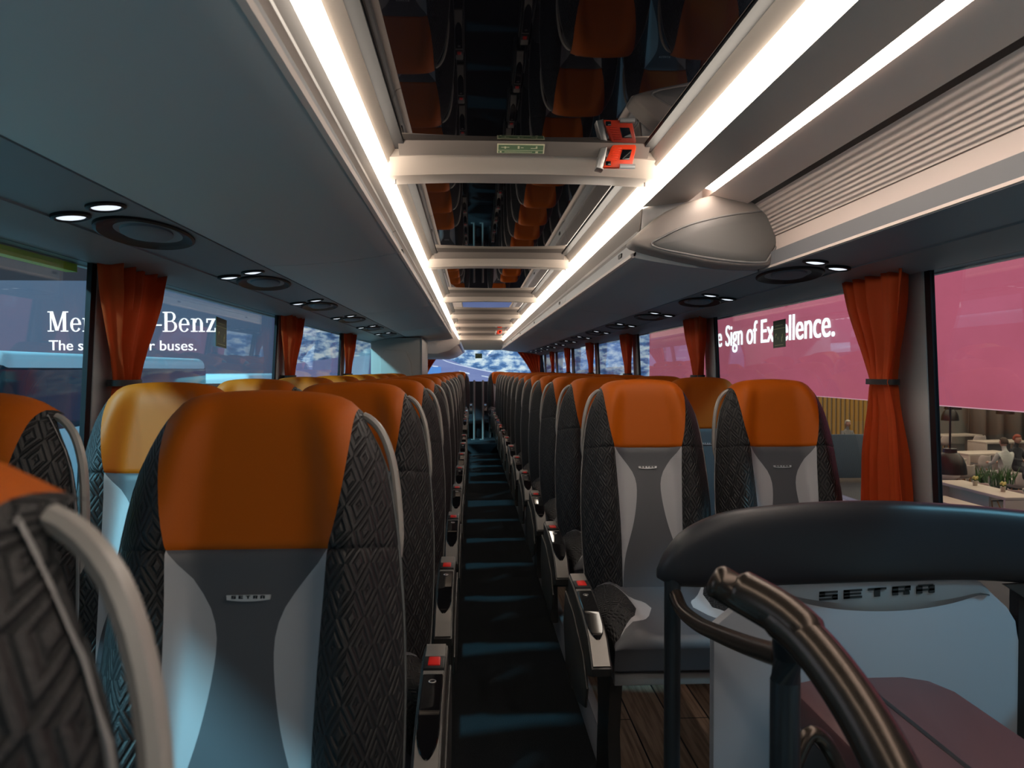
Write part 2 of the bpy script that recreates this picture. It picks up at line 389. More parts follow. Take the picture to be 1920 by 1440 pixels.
def font_mesh(name, txt, size, m, parent, loc, rot, xs=1.0, ext=.01, fit=None):
    cu = bpy.data.curves.new(name, 'FONT'); cu.body = txt; cu.size = size; cu.extrude = ext
    to = bpy.data.objects.new(name+'_tmp', cu); C.objects.link(to)
    dg = bpy.context.evaluated_depsgraph_get(); me = bpy.data.meshes.new_from_object(to.evaluated_get(dg))
    bpy.data.objects.remove(to); me.name = name
    if fit: xs = fit/(max(v.co.x for v in me.vertices)-min(v.co.x for v in me.vertices))
    me.materials.clear(); me.materials.append(M[m])
    o = bpy.data.objects.new(name, me); C.objects.link(o); o.location = loc; o.rotation_euler = rot; o.scale = (xs, 1, 1)
    if parent: o.parent = parent
    return o

# ------------------------------------------------------------------ the shell of the coach (the setting)
Y0, Y1 = -1.1, 15.8
XL, XR = -1.12, 1.41
PODZ = .15
bm = bmesh.new(); box(bm, -.20, .44, Y0, 13.0, -.06, 0); struct(finish('floor', bm, 'carpet'))
bm = bmesh.new(); box(bm, XL, -.20, Y0, Y1, -.06, PODZ); struct(finish('floor_podium_left', bm, 'planks'))
bm = bmesh.new(); box(bm, .44, XR, Y0, Y1, -.06, PODZ); struct(finish('floor_podium_right', bm, 'planks'))
bm = bmesh.new(); box(bm, -.20, .44, 13.0, 14.3, -.06, .15, .012); box(bm, -.20, .44, 14.3, Y1, -.06, .40, .012); struct(finish('floor_rear_steps', bm, 'carpet'))
for i, (x0, x1, a) in enumerate(((-.202, -.192, 0), (.432, .442, 0))):
    bm = bmesh.new(); box(bm, x0, x1, Y0, Y1, .02, PODZ+.006, .002); box(bm, x0-(.02 if i == 0 else 0), x1+(.02 if i else 0), Y0, Y1, PODZ-.002, PODZ+.008, .002)
    struct(finish('trim_podium_%s' % ('left', 'right')[i], bm, 'pale'))
SILL = .89
for side, x, s in (('left', XL, -1), ('right', XR, 1)):
    bm = bmesh.new(); pts = [(x, -.06), (x, SILL-.02), (x-s*.0, SILL), (x+s*.07, SILL), (x+s*.07, -.06)]
    prism(bm, pts, Y0, Y1); struct(finish('wall_'+side, bm, 'shell'))
WT = 1.695
for side, s, xb, xt in (('left', -1, XL, -1.075), ('right', 1, 1.428, 1.388)):
    n = 0
    for k in range(0, 7):
        y = (2.262 if s < 0 else 2.295)+2.09*k
        if y < Y0: continue
        n += 1
        bm = bmesh.new(); prism(bm, [(xb, SILL), (xt, WT), (xt+s*.017, WT), (xb+s*.017, SILL)], y+.03, y+.215, bev=.006)
        struct(finish('trim_pillar_%s_%d' % (side, n), bm, 'pillar'))
        bm = bmesh.new(); prism(bm, [(xb+s*.004, SILL), (xt+s*.004, WT), (xt+s*.018, WT), (xb+s*.018, SILL)], y, y+.03)
        struct(finish('trim_gasket_%s_%d' % (side, n), bm, 'rubber'))
    n = 0
    ys = [Y0]+[2.295+2.09*k for k in range(0, 7)]+[Y1]
    for a, b in zip(ys, ys[1:]):
        n += 1
        aa = a+.215 if a > Y0 else a
        if b-aa < .1: continue
        bm = bmesh.new(); prism(bm, [(xb+s*.010, SILL), (xt+s*.010, WT), (xt+s*.015, WT), (xb+s*.015, SILL)], aa, b)
        o = finish('window_%s_%d' % (side, n), bm, 'glass'); struct(o)
# overhead service channel and window cove, left and right
XC = .16
def mirror(pts): return [(2*XC-x, z) for x, z in pts]
coveL = [(-1.075, 1.695), (-1.04, 1.690), (-.97, 1.704), (-.905, 1.718), (-.905, 1.80), (-1.125, 1.80), (-1.125, 1.695)]
chanL = [(-.903, 1.718), (-.902, 1.722), (-.80, 1.733), (-.712, 1.742), (-.712, 1.80), (-.903, 1.80)]
bm = bmesh.new(); prism(bm, coveL, Y0, Y1); struct(finish('trim_cove_left', bm, 'cove'))
bm = bmesh.new(); prism(bm, mirror(coveL), Y0, Y1); struct(finish('trim_cove_right', bm, 'cove'))
bm = bmesh.new(); prism(bm, chanL, Y0, Y1); struct(finish('trim_channel_left', bm, 'channel'))
bm = bmesh.new(); prism(bm, mirror(chanL), Y0, Y1); struct(finish('trim_channel_right', bm, 'channel'))
# roof
bm = bmesh.new(); box(bm, -1.145, 1.465, Y0, Y1+.1, 2.14, 2.22); box(bm, -1.145, -1.125, Y0, Y1, 1.69, 2.15); box(bm, 1.445, 1.465, Y0, Y1, 1.69, 2.15)
struct(finish('ceiling_roof_shell', bm, 'ceilbrown'))
LX, RX = -.283, .603        # outer edges of the raised centre
# sloping light strips and cream side panels
for side, sgn, xa in (('left', 1, LX), ('right', -1, RX)):
    bm = bmesh.new(); prism(bm, [(xa, 1.975), (xa+sgn*.018, 2.038), (xa+sgn*.010, 2.042), (xa-sgn*.010, 1.977)], Y0, Y1-.3)
    struct(finish('trim_light_strip_'+side, bm, 'strip'))
    bm = bmesh.new()
    prism(bm, [(xa+sgn*.018, 2.038), (xa+sgn*.026, 2.044), (xa+sgn*.036, 2.056), (xa+sgn*.046, 2.074), (xa+sgn*.050, 2.108), (xa+sgn*.040, 2.135), (xa-sgn*.012, 2.135), (xa-sgn*.012, 2.030)], Y0, Y1-.3)
    struct(finish('ceiling_panel_'+side, bm, 'ceilpanel'))
    bm = bmesh.new(); box(bm, *sorted((xa+sgn*.044, xa+sgn*.076)), Y0, Y1-.3, 2.072, 2.125)
    struct(finish('trim_roof_gasket_'+side, bm, 'rubber'))
# cross beams between roof windows
BEAMS = [2.52, 4.72, 7.1, 9.3, 11.1, 13.1, 14.9]
bx0, bx1 = LX-.004, RX+.004
for i, by in enumerate(BEAMS):
    root = thing('roof_cross_beam', '%s cream roof cross beam between two dark roof windows, counted from the front' % ORD[i], 'ceiling beam', (0, by, 2.01), group=None)
    bm = bmesh.new(); rows = []
    for k in range(25):
        u = k/24; x = bx0+(bx1-bx0)*u; c = 1-(2*u-1)**2; e = abs(2*u-1)**3
        rows.append([(x, -.112, .125), (x, -.108, .048-.014*e), (x, -.085+.035*c, .036-.012*c), (x, -.035, .004+.012*c), (x, -.028, -.002+.012*c), (x, -.018, -.002+.012*c), (x, .105, .002+.012*c), (x, .115, .014), (x, .12, .125)])
    V = sheet(bm, rows, close_u=True); cap(bm, V[0]); cap(bm, V[-1][::-1])
    finish('beam_body', bm, 'ceil', root, 28)
    # rear frame of the hatch in front of it
    bm = bmesh.new(); rows = []
    a0, a1 = LX+.060, RX-.060
    for k in range(21):
        u = k/20; x = a0+(a1-a0)*u; c = 1-(2*u-1)**2
        rows.append([(x, -.182-.012*c, .074), (x, -.132, .036+.004*c), (x, -.126, .046), (x, -.135, .115)])
    V = sheet(bm, rows, close_u=True); cap(bm, V[0]); cap(bm, V[-1][::-1])
    finish('hatch_frame', bm, 'framed', root, 28)
    for sx in (0, 1):
        bm = bmesh.new(); x = bx0+.035 if sx == 0 else bx1-.035
        tube(bm, [(x, .03, -.012), (x, .03, .004)], .004, 8); finish('screw', bm, 'silver', root)
ys = [Y0]+BEAMS
for i, (a, b) in enumerate(zip(ys, ys[1:])):
    s0 = a+.10 if i else a
    bm = bmesh.new(); box(bm, LX+.058, RX-.058, s0, b-.15, 2.079, 2.087)
    struct(finish('window_roof_%d' % (i+1), bm, 'skyglass'))
# rear end
bm = bmesh.new(); prism(bm, [(15.8, 1.81), (15.74, 1.80), (15.35, 1.99), (15.3, 2.10), (15.8, 2.14)], -1.1, 1.4, axis='x'); struct(finish('trim_rear_header', bm, 'ceil'))
bm = bmesh.new(); box(bm, -1.19, 1.48, Y1, Y1+.08, -.06, 1.16); box(bm, -1.19, -1.05, Y1, Y1+.08, 1.16, 2.14); box(bm, 1.36, 1.51, Y1, Y1+.08, 1.16, 2.14); box(bm, -1.05, 1.36, Y1, Y1+.08, 1.82, 2.14)
struct(finish('wall_back', bm, 'pad'))
bm = bmesh.new(); box(bm, -1.05, 1.36, Y1+.02, Y1+.026, 1.16, 1.82); struct(finish('window_rear', bm, 'glass'))

# ------------------------------------------------------------------ overhead luggage bins
binL = [(-.708, 1.744), (-.60, 1.748), (-.45, 1.760), (-.33, 1.778), (-.262, 1.790), (-.252, 1.796), (-.250, 1.804), (-.268, 1.815), (-.272, 1.85), (-.284, 1.966), (-.312, 1.972), (-.314, 2.13), (-.708, 2.13)]
def lum_bin(y0, y1, left, label, mname='bin'):
    root = thing('overhead_luggage_bin', label, 'luggage bin', (0, y0, 0))
    f = (lambda p: p) if left else mirror
    L = y1-y0
    bm = bmesh.new(); prism(bm, f(binL), .004, L-.004, bev=.003); finish('bin_body', bm, mname, root)
    bm = bmesh.new(); prism(bm, f([(-.255, 1.790), (-.246, 1.793), (-.244, 1.803), (-.262, 1.812), (-.266, 1.806)]), .004, L-.004); finish('edge_trim', bm, 'rack', root)
    bm = bmesh.new(); prism(bm, f([(-.262, 1.868), (-.276, 1.862), (-.278, 1.880), (-.266, 1.884)]), .004, L-.004); finish('upper_rail', bm, 'silver', root)
    bm = bmesh.new(); prism(bm, f([(-.2725, 1.885), (-.2825, 1.965), (-.288, 1.965), (-.280, 1.885)]), .004, L-.004); finish('inner_face', bm, 'framed', root)
    if y0 > 2:
        bm = bmesh.new(); box(bm, *( (-.276, -.266) if left else (2*XC+.266, 2*XC+.276)), .30, .36, 1.835, 1.852, .002); finish('bin_number_plate', bm, 'black', root)
    return root
yy = [Y0, .55, 2.68, 4.85, 7.05, 9.9]
for i, (a, b) in enumerate(zip(yy, yy[1:])):
    lum_bin(a, b, True, '%s long grey overhead luggage bin above the left-hand windows' % ORD[i])
yy = [2.74, 4.9, 7.05, 9.2, 11.35, 13.5, 15.3]
for i, (a, b) in enumerate(zip(yy, yy[1:])):
    lum_bin(a, b, False, '%s closed grey overhead luggage bin above the right-hand windows' % ORD[i])
# lower bin behind the cabin on the left
root = thing('rear_overhead_bin', 'low cream overhead bin beyond the cabin, left of the rear window', 'luggage bin', (0, 10.0, 0))
bm = bmesh.new(); prism(bm, [(-.98, 1.60), (-.45, 1.60), (-.30, 1.64), (-.17, 1.73), (-.16, 1.76), (-.284, 1.96), (-.312, 1.97), (-.314, 2.13), (-.98, 2.13)], 0, 5.2, bev=.01); finish('bin_body', bm, 'rack', root)
bm = bmesh.new(); prism(bm, [(-.175, 1.722), (-.16, 1.73), (-.15, 1.76), (-.165, 1.765)], -.004, 5.2); finish('edge_trim', bm, 'silver', root)
# end cap of the first right-hand bin: a deep rounded fin
root = thing('bin_end_cap', 'large rounded cream end cap closing the first right-hand luggage bin', 'bin end cap', (0, 2.74, 0))
capo = [(0.547, 1.828), (0.575, 1.865), (0.667, 1.939), (0.798, 1.989), (0.947, 2.02), (1.085, 2.033), (1.12, 2.018), (1.128, 1.971), (1.098, 1.879), (1.048, 1.775), (1.014, 1.750), (0.873, 1.753), (0.724, 1.778), (0.603, 1.806)]
def round_plate(bm, pts, y0, y1, bulge=.0, inset=.02):
    P = spline([(x, 0, z) for x, z in pts], 3, True)
    cx = sum(p.x for p in P)/len(P); cz = sum(p.z for p in P)/len(P)
    def ring(k, y): return [(cx+(p.x-cx)*k, y, cz+(p.z-cz)*k) for p in P]
    rows = [ring(1, y1), ring(1, y0+.03), ring(.992, y0+.014), ring(.97, y0+.004), ring(.94, y0), ring(.6, y0-bulge*.7), ring(.25, y0-bulge)]
    V = sheet(bm, rows, close_u=True); cap(bm, V[0]); cap(bm, V[-1][::-1])
bm = bmesh.new(); round_plate(bm, capo, -.10, .0, .004); finish('cap_body', bm, 'capm', root, 60)
ins = [(0.617, 1.818), (0.654, 1.849), (0.755, 1.894), (0.903, 1.928), (1.065, 1.946), (1.095, 1.940), (1.083, 1.875), (1.028, 1.782), (1.0, 1.763), (0.885, 1.768), (0.737, 1.790)]
bm = bmesh.new(); tube(bm, spline([(x, -.104, z) for x, z in ins], 4, True), .0035, 6, closed=True, up=(0, 1, 0)); finish('cap_groove', bm, 'shell', root)
bm = bmesh.new(); round_plate(bm, [(x, z) for x, z in ins], -.106, -.09, .001); finish('cap_panel', bm, 'capp', root, 60)
# open rack zone near the camera on the right
segs = [('trim_rack_ceiling', 'ceilbrown', [(.604, 1.970), (.770, 1.992), (.775, 2.13), (.634, 2.13), (.632, 1.976)]),
        ('trim_light_strip_rack', 'strip2', [(.772, 2.012), (.822, 1.998), (.824, 2.03), (.774, 2.03)]),
        ('trim_rack_upper', 'rack', [(.822, 1.997), (.84, 1.990), (.88, 1.981), (.950, 1.966), (.958, 2.13), (.818, 2.13)]),
        ('trim_rack_slot', 'legm', [(.950, 1.978), (.975, 1.964), (.985, 2.13), (.952, 2.13)]),
        ('wall_rack_ribbed', 'ribs', [(.972, 1.967), (1.015, 1.925), (1.045, 1.856), (1.16, 1.856), (1.16, 2.12), (.985, 2.13)]),
        ('wall_rack_lower', 'rack', [(1.047, 1.853), (1.052, 1.80), (1.028, 1.745), (1.16, 1.745), (1.16, 1.853)])]
for nm, mt, pts in segs:
    bm = bmesh.new(); prism(bm, pts, Y0, 2.60 if 'strip' in nm else 2.74); struct(finish(nm, bm, mt))

# ------------------------------------------------------------------ reading lamp / speaker sets
def service_set(label, left, y):
    s = 1 if left else -1
    xc = -.810 if left else 2*XC+.810
    tilt = math.atan2(.024, .19)*(1 if left else -1)
    root = thing('reading_lamp_set', label, 'reading lamps', (xc, y, 1.7315)); root.rotation_euler = (0, -tilt, 0)
    bm = bmesh.new()
    P = [(.088*math.copysign(abs(math.sin(t))**.95, math.sin(t))*(1+.0*t), .215*math.cos(t)) for t in [2*PI*k/40 for k in range(40)]]
    rows = [[(x*k, yv*k, z) for x, yv in P] for k, z in ((1, .002), (1, -.006), (.94, -.009), (.80, -.002), (.62, .0015))]
    V = sheet(bm, rows, close_u=True); cap(bm, V[0]); cap(bm, V[-1][::-1]); finish('speaker_bezel', bm, 'bezel', root)
    bm = bmesh.new(); rows = [[(.050*k*math.cos(t)+s*.008, .105*k*math.sin(t)-.02, z) for t in [2*PI*j/32 for j in range(32)]] for k, z in ((1, .001), (1, -.006), (.9, -.010), (.3, -.012))]
    V = sheet(bm, rows, close_u=True); cap(bm, V[0]); cap(bm, V[-1][::-1]); finish('speaker_disc', bm, 'speaker', root)
    for dx, dy in ((-.058, -.255), (.040, -.305)):
        bm = bmesh.new(); lathe(bm, [(.040, .002), (.040, -.005), (.033, -.008), (.030, -.003), (.029, .001)], s*dx, dy, 24); r = finish('lamp_ring', bm, 'bezel', root)
        bm = bmesh.new(); lathe(bm, [(.030, .001), (.0285, -.0045), (.016, -.0075), (.003, -.0085)], s*dx, dy, 24); finish('lamp_lens', bm, 'lens', r)
    return root
for i in range(9):
    y = 1.98+1.09*i
    if y < 8: service_set('%s speaker and twin reading lamps under the left-hand luggage bins' % ORD[i], True, y)
for i in range(12):
    service_set('%s speaker and twin reading lamps above the right-hand windows' % ORD[i], False, 2.72+1.09*i)

# ------------------------------------------------------------------ curtains
def curtain(label, x, y, left, rear=False, zb=.62):
    s = -1 if left else 1
    root = thing('window_curtain', label, 'curtain', (x, y, 0))
    bm = bmesh.new(); rows = []
    lean = lambda z: (WT-z)*.05*s
    wt = [(zb, .36), (1.10, .27), (1.33, .15), (1.352, .13), (1.375, .15), (1.50, .28), (1.60, .37), (1.70, .43)]
    of = [(zb, .02), (1.352, -.015), (1.5, 0), (1.70, .02)]
    nz, nu = 40, 56
    zs = sorted([zb+(1.70-zb)*k/nz for k in range(nz+1)]+[1.33, 1.352, 1.375])
    for z in zs:
        wd = slerp(wt, z); o = lerp(of, z)
        am = .010+.020*min(1, abs(z-1.352)/.25) + .012*(1-min(1, abs(z-1.352)/.1))
        r = []
        for k in range(nu+1):
            u = k/nu-.5
            ph = 2*PI*5.0*u+1.2*math.sin(3*u+z*2.3)+(.8 if left else 0)
            r.append((s*(-.012)+am*math.sin(ph)*.8+.3*am*math.sin(2.3*ph+1)+lean(z), o+u*wd*(.88 if left else 1)+.006*math.cos(ph), z))
        rows.append(r)
    sheet(bm, rows); o = finish('drape', bm, 'curtain', root, 80)
    md = o.modifiers.new('thickness', 'SOLIDIFY'); md.thickness = .0015
    bm = bmesh.new(); P = [(lean(1.352)-s*.012+.040*math.cos(t), -.015+.078*math.sin(t), 1.352) for t in [2*PI*k/24 for k in range(24)]]
    rows = [[(p[0], p[1], z) for p in P] for z in (1.343, 1.361)]
    rows += [[(lean(1.352)-s*.012+(p[0]-lean(1.352)+s*.012)*.93, -.015+(p[1]+.015)*.96, z) for p in P] for z in (1.361, 1.343)]
    sheet(bm, rows, close_u=True, close_v=True); finish('tieback', bm, 'black', root)
    return root
for k in range(6):
    if k != 3: curtain('%s tied orange curtain at the left-hand windows' % ORD[k if k < 3 else k-1], -1.045, 2.27+2.09*k+.14, True)
    curtain('%s tied orange curtain at the right-hand windows' % ORD[k], 1.34, 2.27+2.09*k+.22, False)
for x, a, lb in ((-.93, 1, 'dark red-orange curtain swept aside at the left edge of the rear window'), (1.22, -1, 'red-orange curtain swept aside at the right edge of the rear window')):
    root = thing('rear_window_curtain', lb, 'curtain', (x, 15.55, 0)); bm = bmesh.new(); rows = []
    for j in range(21):
        v = j/20; z = 1.83-v*.72; rows.append([(a*(-.14+(.42*(1-v)**1.5+.10)*k/40), .02*math.sin(k*.95), z) for k in range(41)])
    sheet(bm, rows); o = finish('drape', bm, 'curtain', root, 80); md = o.modifiers.new('thickness', 'SOLIDIFY'); md.thickness = .0015
    bm = bmesh.new(); box(bm, *sorted((a*-.15, a*.0)), -.03, .03, 1.10, 1.125, .004); finish('tieback', bm, 'black', root)
# ------------------------------------------------------------------ seats
TL = math.radians(12); ST, CT = math.sin(TL), math.cos(TL)
JY, JZ = -.147, .549
HS, HT = .441, .685
def bp(x, h, d):     # back coordinates: along the back, out of it towards the sitter
    return (x, JY+h*ST-d*CT, JZ+h*CT+d*ST)
Wt = [(-.06, .205), (0, .212), (.15, .219), (.30, .218), (.436, .208), (.52, .196), (.58, .182), (.63, .162), (.66, .149), (.685, .141)]
Xo = [(HS, .113), (.50, .126), (.58, .136), (.65, .139), (.685, .139)]
Xb = [(-.06, .098), (0, .100), (.15, .101), (.30, .106), (HS, .113)]
Xc = [(-.06, .097), (0, .098), (.08, .088), (.20, .054), (.30, .040), (.35, .048), (.395, .076), (.42, .098), (HS, .1128)]
def W(h):
    w_ = slerp(Wt, h)
    return w_
def dep(x, h):
    w_ = W(h); t = min(1, abs(x)/w_)
    B = slerp([(-.06, .03), (0, .04), (.2, .052), (.4, .045), (.5, .030), (.6, .022), (.685, .0)], h)
    bmp = math.sin(PI*min(1, max(0, (t-.38)/.62))**.85)**2 if t > .38 else 0
    d = .012*math.sin(PI*min(1, max(0, (h+.02)/.4)))+B*bmp - .062*(1-math.sqrt(max(0, 1-t**6)))
    if h > .60:
        u = min(1, (h-.60)/(HT-.60)); d -= .055*(1-math.sqrt(max(0, 1-u**3)))
    d -= .0045*math.exp(-((h-HS)/.0035)**2)
    return d
def hmap(x, h):      # crowned top edge with rounded corners
    t = abs(x)/max(.01, W(h)); f = max(0, (h-.45)/(HT-.45))
    return h-.012*f*f*t*t-.016*f**4*t**10
def patch(bm, hs, fa, fb, n, ease=False):
    rows = []
    for h in hs:
        a, b = fa(h), fb(h); r = []
        for k in range(n+1):
            u = k/n
            if ease: u = math.sin(u*PI/2) if ease > 0 else 1-math.cos(u*PI/2)
            x = a+(b-a)*u; r.append(bp(x, hmap(x, h), dep(x, h)))
        rows.append(r)
    sheet(bm, rows, uv=(0 if ease else None))
hl = [-.05+(HS+.05)*k/24 for k in range(24)]+[HS-.006, HS-.003, HS]
hu = [HS, HS+.003, HS+.006]+[HS+.012+(.60-HS-.012)*k/8 for k in range(9)]+[.60+(HT-.60)*math.sin(PI/2*k/9) for k in range(1, 10)]
def cushion_pt(x, s):
    """s 0..1 along the top (rear to front), 1..2 round the front down"""
    y0, y1 = JY-.005, JY-.455
    Wc = .212
    t = min(1, abs(x)/Wc); side = .028*max(0, math.sin(PI*min(1, max(0, (t-.45)/.55))**.9))**2*(1-.7*max(0, s-.5)) - .035*(1-math.sqrt(max(0, 1-t**7)))
    if s <= 1:
        return (x, y0+(y1-y0)*s, .535+.008*math.sin(PI*s)+side)
    u = s-1
    if u < .6:
        a = u/.6*PI/2*1.08
        return (x, y1-.030*math.sin(a), .535-.030*(1-math.cos(a))+side*(1-u/.6))
    v = (u-.6)/.4
    return (x, y1-.029+.012*v, .505-.06*v)
sl = [k/20 for k in range(21)]+[1+.6*k/8 for k in range(1, 9)]+[1.6+.4*k/3 for k in range(1, 4)]
Cp = [(0, .185), (.15, .15), (.35, .118), (.6, .112), (.8, .135), (.98, .19), (1.1, .2119), (2, .2119)]
Cl = [(0, .184), (.15, .149), (.28, .115), (.42, .070), (.55, .062), (.7, .085), (.85, .125), (.98, .1895), (1.1, .2118), (2, .2118)]
def build_seat(a, aisle=True):
    """a = +1 when the aisle is on the +x side"""
    root = thing('coach_seat', 'seat', 'seat')
    bm = bmesh.new(); rows = []     # rear shell
    for h in [-.04+(HT-.01+.04)*k/20 for k in range(21)]:
        w_ = W(h)+.003; f = 1 if h < .6 else math.sqrt(max(0, 1-((h-.6)/(HT-.6))**2))
        r = [bp(w_*u, hmap(w_*u, h)-.003, -.05-.045*f*math.sqrt(max(0, 1-abs(u)**4))) for u in [math.sin(PI/2*(k/10-1)) for k in range(21)]]
        r += [bp(w_*u, hmap(w_*u, h)-.003, -.052+.0*f) for u in (1, .5, 0, -.5, -1)]
        rows.append(r)
    V = sheet(bm, rows, close_u=True); cap(bm, V[0]); cap(bm, V[-1][::-1]); finish('back_shell', bm, 'shell', root, 50)
    bm = bmesh.new(); patch(bm, hu, lambda h: -slerp(Xo, h), lambda h: slerp(Xo, h), 22); finish('headrest_cover', bm, 'orange', root, 60)
    for s in (-1, 1):
        bm = bmesh.new()
        patch(bm, hl, lambda h: s*slerp(Xb, h), lambda h: s*W(h), 16, 1)
        patch(bm, hu, lambda h: s*slerp(Xo, h), lambda h: s*W(h), 16, 1)
        finish('side_bolster', bm, 'fabric', root, 60)
        bm = bmesh.new(); patch(bm, hl, lambda h: s*slerp(Xc, h), lambda h: s*slerp(Xb, h), 8); finish('side_inlay', bm, 'pale', root, 60)
    bm = bmesh.new(); patch(bm, hl, lambda h: -slerp(Xc, h), lambda h: slerp(Xc, h), 12); finish('backrest_centre', bm, 'slate', root, 60)
    # name plate
    bm = bmesh.new(); top = []; bot = []
    for k in range(13):
        u = k/12; x = -.031+.062*u; c = 1-(2*u-1)**2; top.append((x, .377)); bot.append((x*(.97), .3705-.0022*c))
    o_ = top+bot[::-1]
    A = [bm.verts.new(bp(x, h, dep(0, .36)+.0035)) for x, h in o_]; B = [bm.verts.new(bp(x, h, dep(0, .36)-.002)) for x, h in o_]
    bm.faces.new(A)
    for i in range(len(A)): bm.faces.new((A[i], B[i], B[(i+1) % len(A)], A[(i+1) % len(A)]))
    nm = finish('name_plate', bm, 'badge', root)
    bm = bmesh.new(); block_text(bm, 'SETRA', -.0235, .3720, .0062, .0102, lambda x, z, d: bp(x, z, dep(0, .36)+.0037+d), .0006); finish('plate_lettering', bm, 'gloss', nm)
    # grab handle loop on the aisle shoulder
    pts = [(.118, .640), (.146, .647), (.174, .622), (.193, .572), (.203, .505), (.206, .450), (.200, .412), (.186, .402), (.175, .445), (.162, .505), (.146, .56), (.126, .614)]
    P = spline([bp(a*x, h, -.075) for x, h in pts], 4, True)
    bm = bmesh.new(); tube(bm, P, .0066, 8, closed=True, flat=1.35, up=(a, 0, 0)); finish('grab_handle', bm, 'handle', root)
    # cushion
    bm = bmesh.new()
    def cpatch(bm, fa, fb, n, ease=False):
        rows = []
        for s in sl:
            A_, B_ = fa(s), fb(s); r = []
            for k in range(n+1):
                u = k/n
                if ease: u = math.sin(u*PI/2)
                r.append(cushion_pt(A_+(B_-A_)*u, s))
            rows.append(r)
        sheet(bm, rows, uv=(0 if ease else None))
    cpatch(bm, lambda s: -lerp(Cl, s), lambda s: lerp(Cl, s), 16)
    zb = .445   # underside closes the cushion
    box(bm, -.205, .205, JY-.46, JY-.01, zb-.012, zb+.045, .008)
    seat = finish('seat_cushion', bm, 'slate', root, 60)
    for s in (-1, 1):
        bm = bmesh.new(); cpatch(bm, lambda q: s*lerp(Cp, q), lambda q: s*.212, 10, True)
        finish('cushion_bolster', bm, 'fabric', seat, 60)
        bm = bmesh.new(); cpatch(bm, lambda q: s*lerp(Cl, q), lambda q: s*lerp(Cp, q), 5); finish('cushion_inlay', bm, 'pale', seat, 60)
    # frame and legs
    bm = bmesh.new(); box(bm, -.21, .21, JY-.44, JY-.02, .405, .433, .006); box(bm, -.21, .21, JY-.46, JY-.44, .40, .432, .004); finish('seat_frame', bm, 'shell', root)
    if aisle:
        bm = bmesh.new()
        prism(bm, [(JY-.36, .41), (JY-.10, .41), (JY-.14, .20), (JY-.10, .0), (JY-.36, .0), (JY-.30, .20)], a*.165, a*.20, axis='x', bev=.006); finish('leg', bm, 'legm', root)
        # armrest console
        xc = (.238 if a > 0 else .268)*a; x0, x1 = xc-.027, xc+.027
        bm = bmesh.new()
        prof = [(JY-.15, .618), (JY-.26, .610), (JY-.44, .590), (JY-.54, .560), (JY-.61, .505), (JY-.605, .485), (JY-.54, .46), (JY-.42, .44), (JY-.20, .435), (JY-.15, .45)]
        prism(bm, prof, x0, x1, axis='x', bev=.007)
        arm = finish('armrest_console', bm, 'legm', root)
        def top(y): return lerp([(JY-.61, .506), (JY-.54, .561), (JY-.44, .591), (JY-.26, .611), (JY-.15, .619)], y)
        bm = bmesh.new(); ysn = [JY-.155-k*.03 for k in range(16)]+[JY-.607]
        sheet(bm, [[(x0+.004, y, top(y)-.004), (x0+.006, y, top(y)+.003), (x1-.006, y, top(y)+.003), (x1-.004, y, top(y)-.004)] for y in ysn]); finish('console_cover', bm, 'console', arm)
        bm = bmesh.new(); yb = JY-.25
        box(bm, xc-.0225, xc+.0225, yb-.034, yb+.034, top(yb)-.006, top(yb)+.006, .003); bk = finish('buckle_surround', bm, 'black', arm)
        bm = bmesh.new(); box(bm, xc-.013, xc+.013, yb-.023, yb+.023, top(yb)-.004, top(yb)+.009, .003); finish('red_button', bm, 'red', arm)
        bm = bmesh.new(); rows = []
        for k in range(25):
            u = math.sin(PI/2*k/24); y = JY-.305-.245*u; wv = .021*(1 if u < .75 else math.sqrt(max(.01, 1-((u-.75)/.251)**2)))
            rows.append([(xc-wv, y, top(y)+.0032), (xc-wv*.9, y, top(y)+.006), (xc+wv*.9, y, top(y)+.006), (xc+wv, y, top(y)+.0032)])
        sheet(bm, rows); cp = finish('control_inlay', bm, 'gloss', arm)
        bm = bmesh.new(); y = JY-.335; tube(bm, [(xc+.007*math.cos(t), y+.007*math.sin(t), top(y)+.0068) for t in [2*PI*k/12 for k in range(12)]], .0012, 5, closed=True); finish('recline_button', bm, 'silver', arm)
        bm = bmesh.new()       # dark side shield towards the aisle
        prism(bm, [(JY-.12, .56), (JY-.30, .55), (JY-.50, .50), (JY-.57, .44), (JY-.54, .38), (JY-.40, .335), (JY-.14, .34), (JY-.08, .45)], xc+a*.026, xc+a*.033, axis='x', bev=.003); finish('side_shield', bm, 'legm', root)
    else:
        bm = bmesh.new(); prism(bm, [(JY-.36, .41), (JY-.10, .41), (JY-.14, .20), (JY-.10, .0), (JY-.36, .0), (JY-.30, .20)], -a*.165, -a*.20, axis='x', bev=.006); finish('leg', bm, 'legm', root)
    return root
protos = {}
def place_seat(x, y, a, aisle, label, group, z=PODZ):
    k = (a, aisle)
    if k not in protos: o = protos[k] = build_seat(a, aisle)
    else: o = copy_tree(protos[k])
    o.location = (x, y, z); o['label'] = label; o['group'] = group; return o
leftY = [.28, 1.19]+[2.045+.82*k for k in range(8)]
for i, y in enumerate(leftY):
    if i == 0:
        place_seat(-.327, y, 1, True, 'orange-topped aisle seat at the extreme lower left, closest of all to the camera', 'aisle seats left of the aisle', z=PODZ+.010); continue
    place_seat(-.320, y, 1, True, 'orange-topped aisle seat, %s whole row left of the aisle' % (ORD[i-1]), 'aisle seats left of the aisle')
    if i < 10: place_seat(-.80, y, 1, False, 'orange-topped window seat, %s row along the left-hand windows' % (ORD[i-1]), 'window seats on the left')
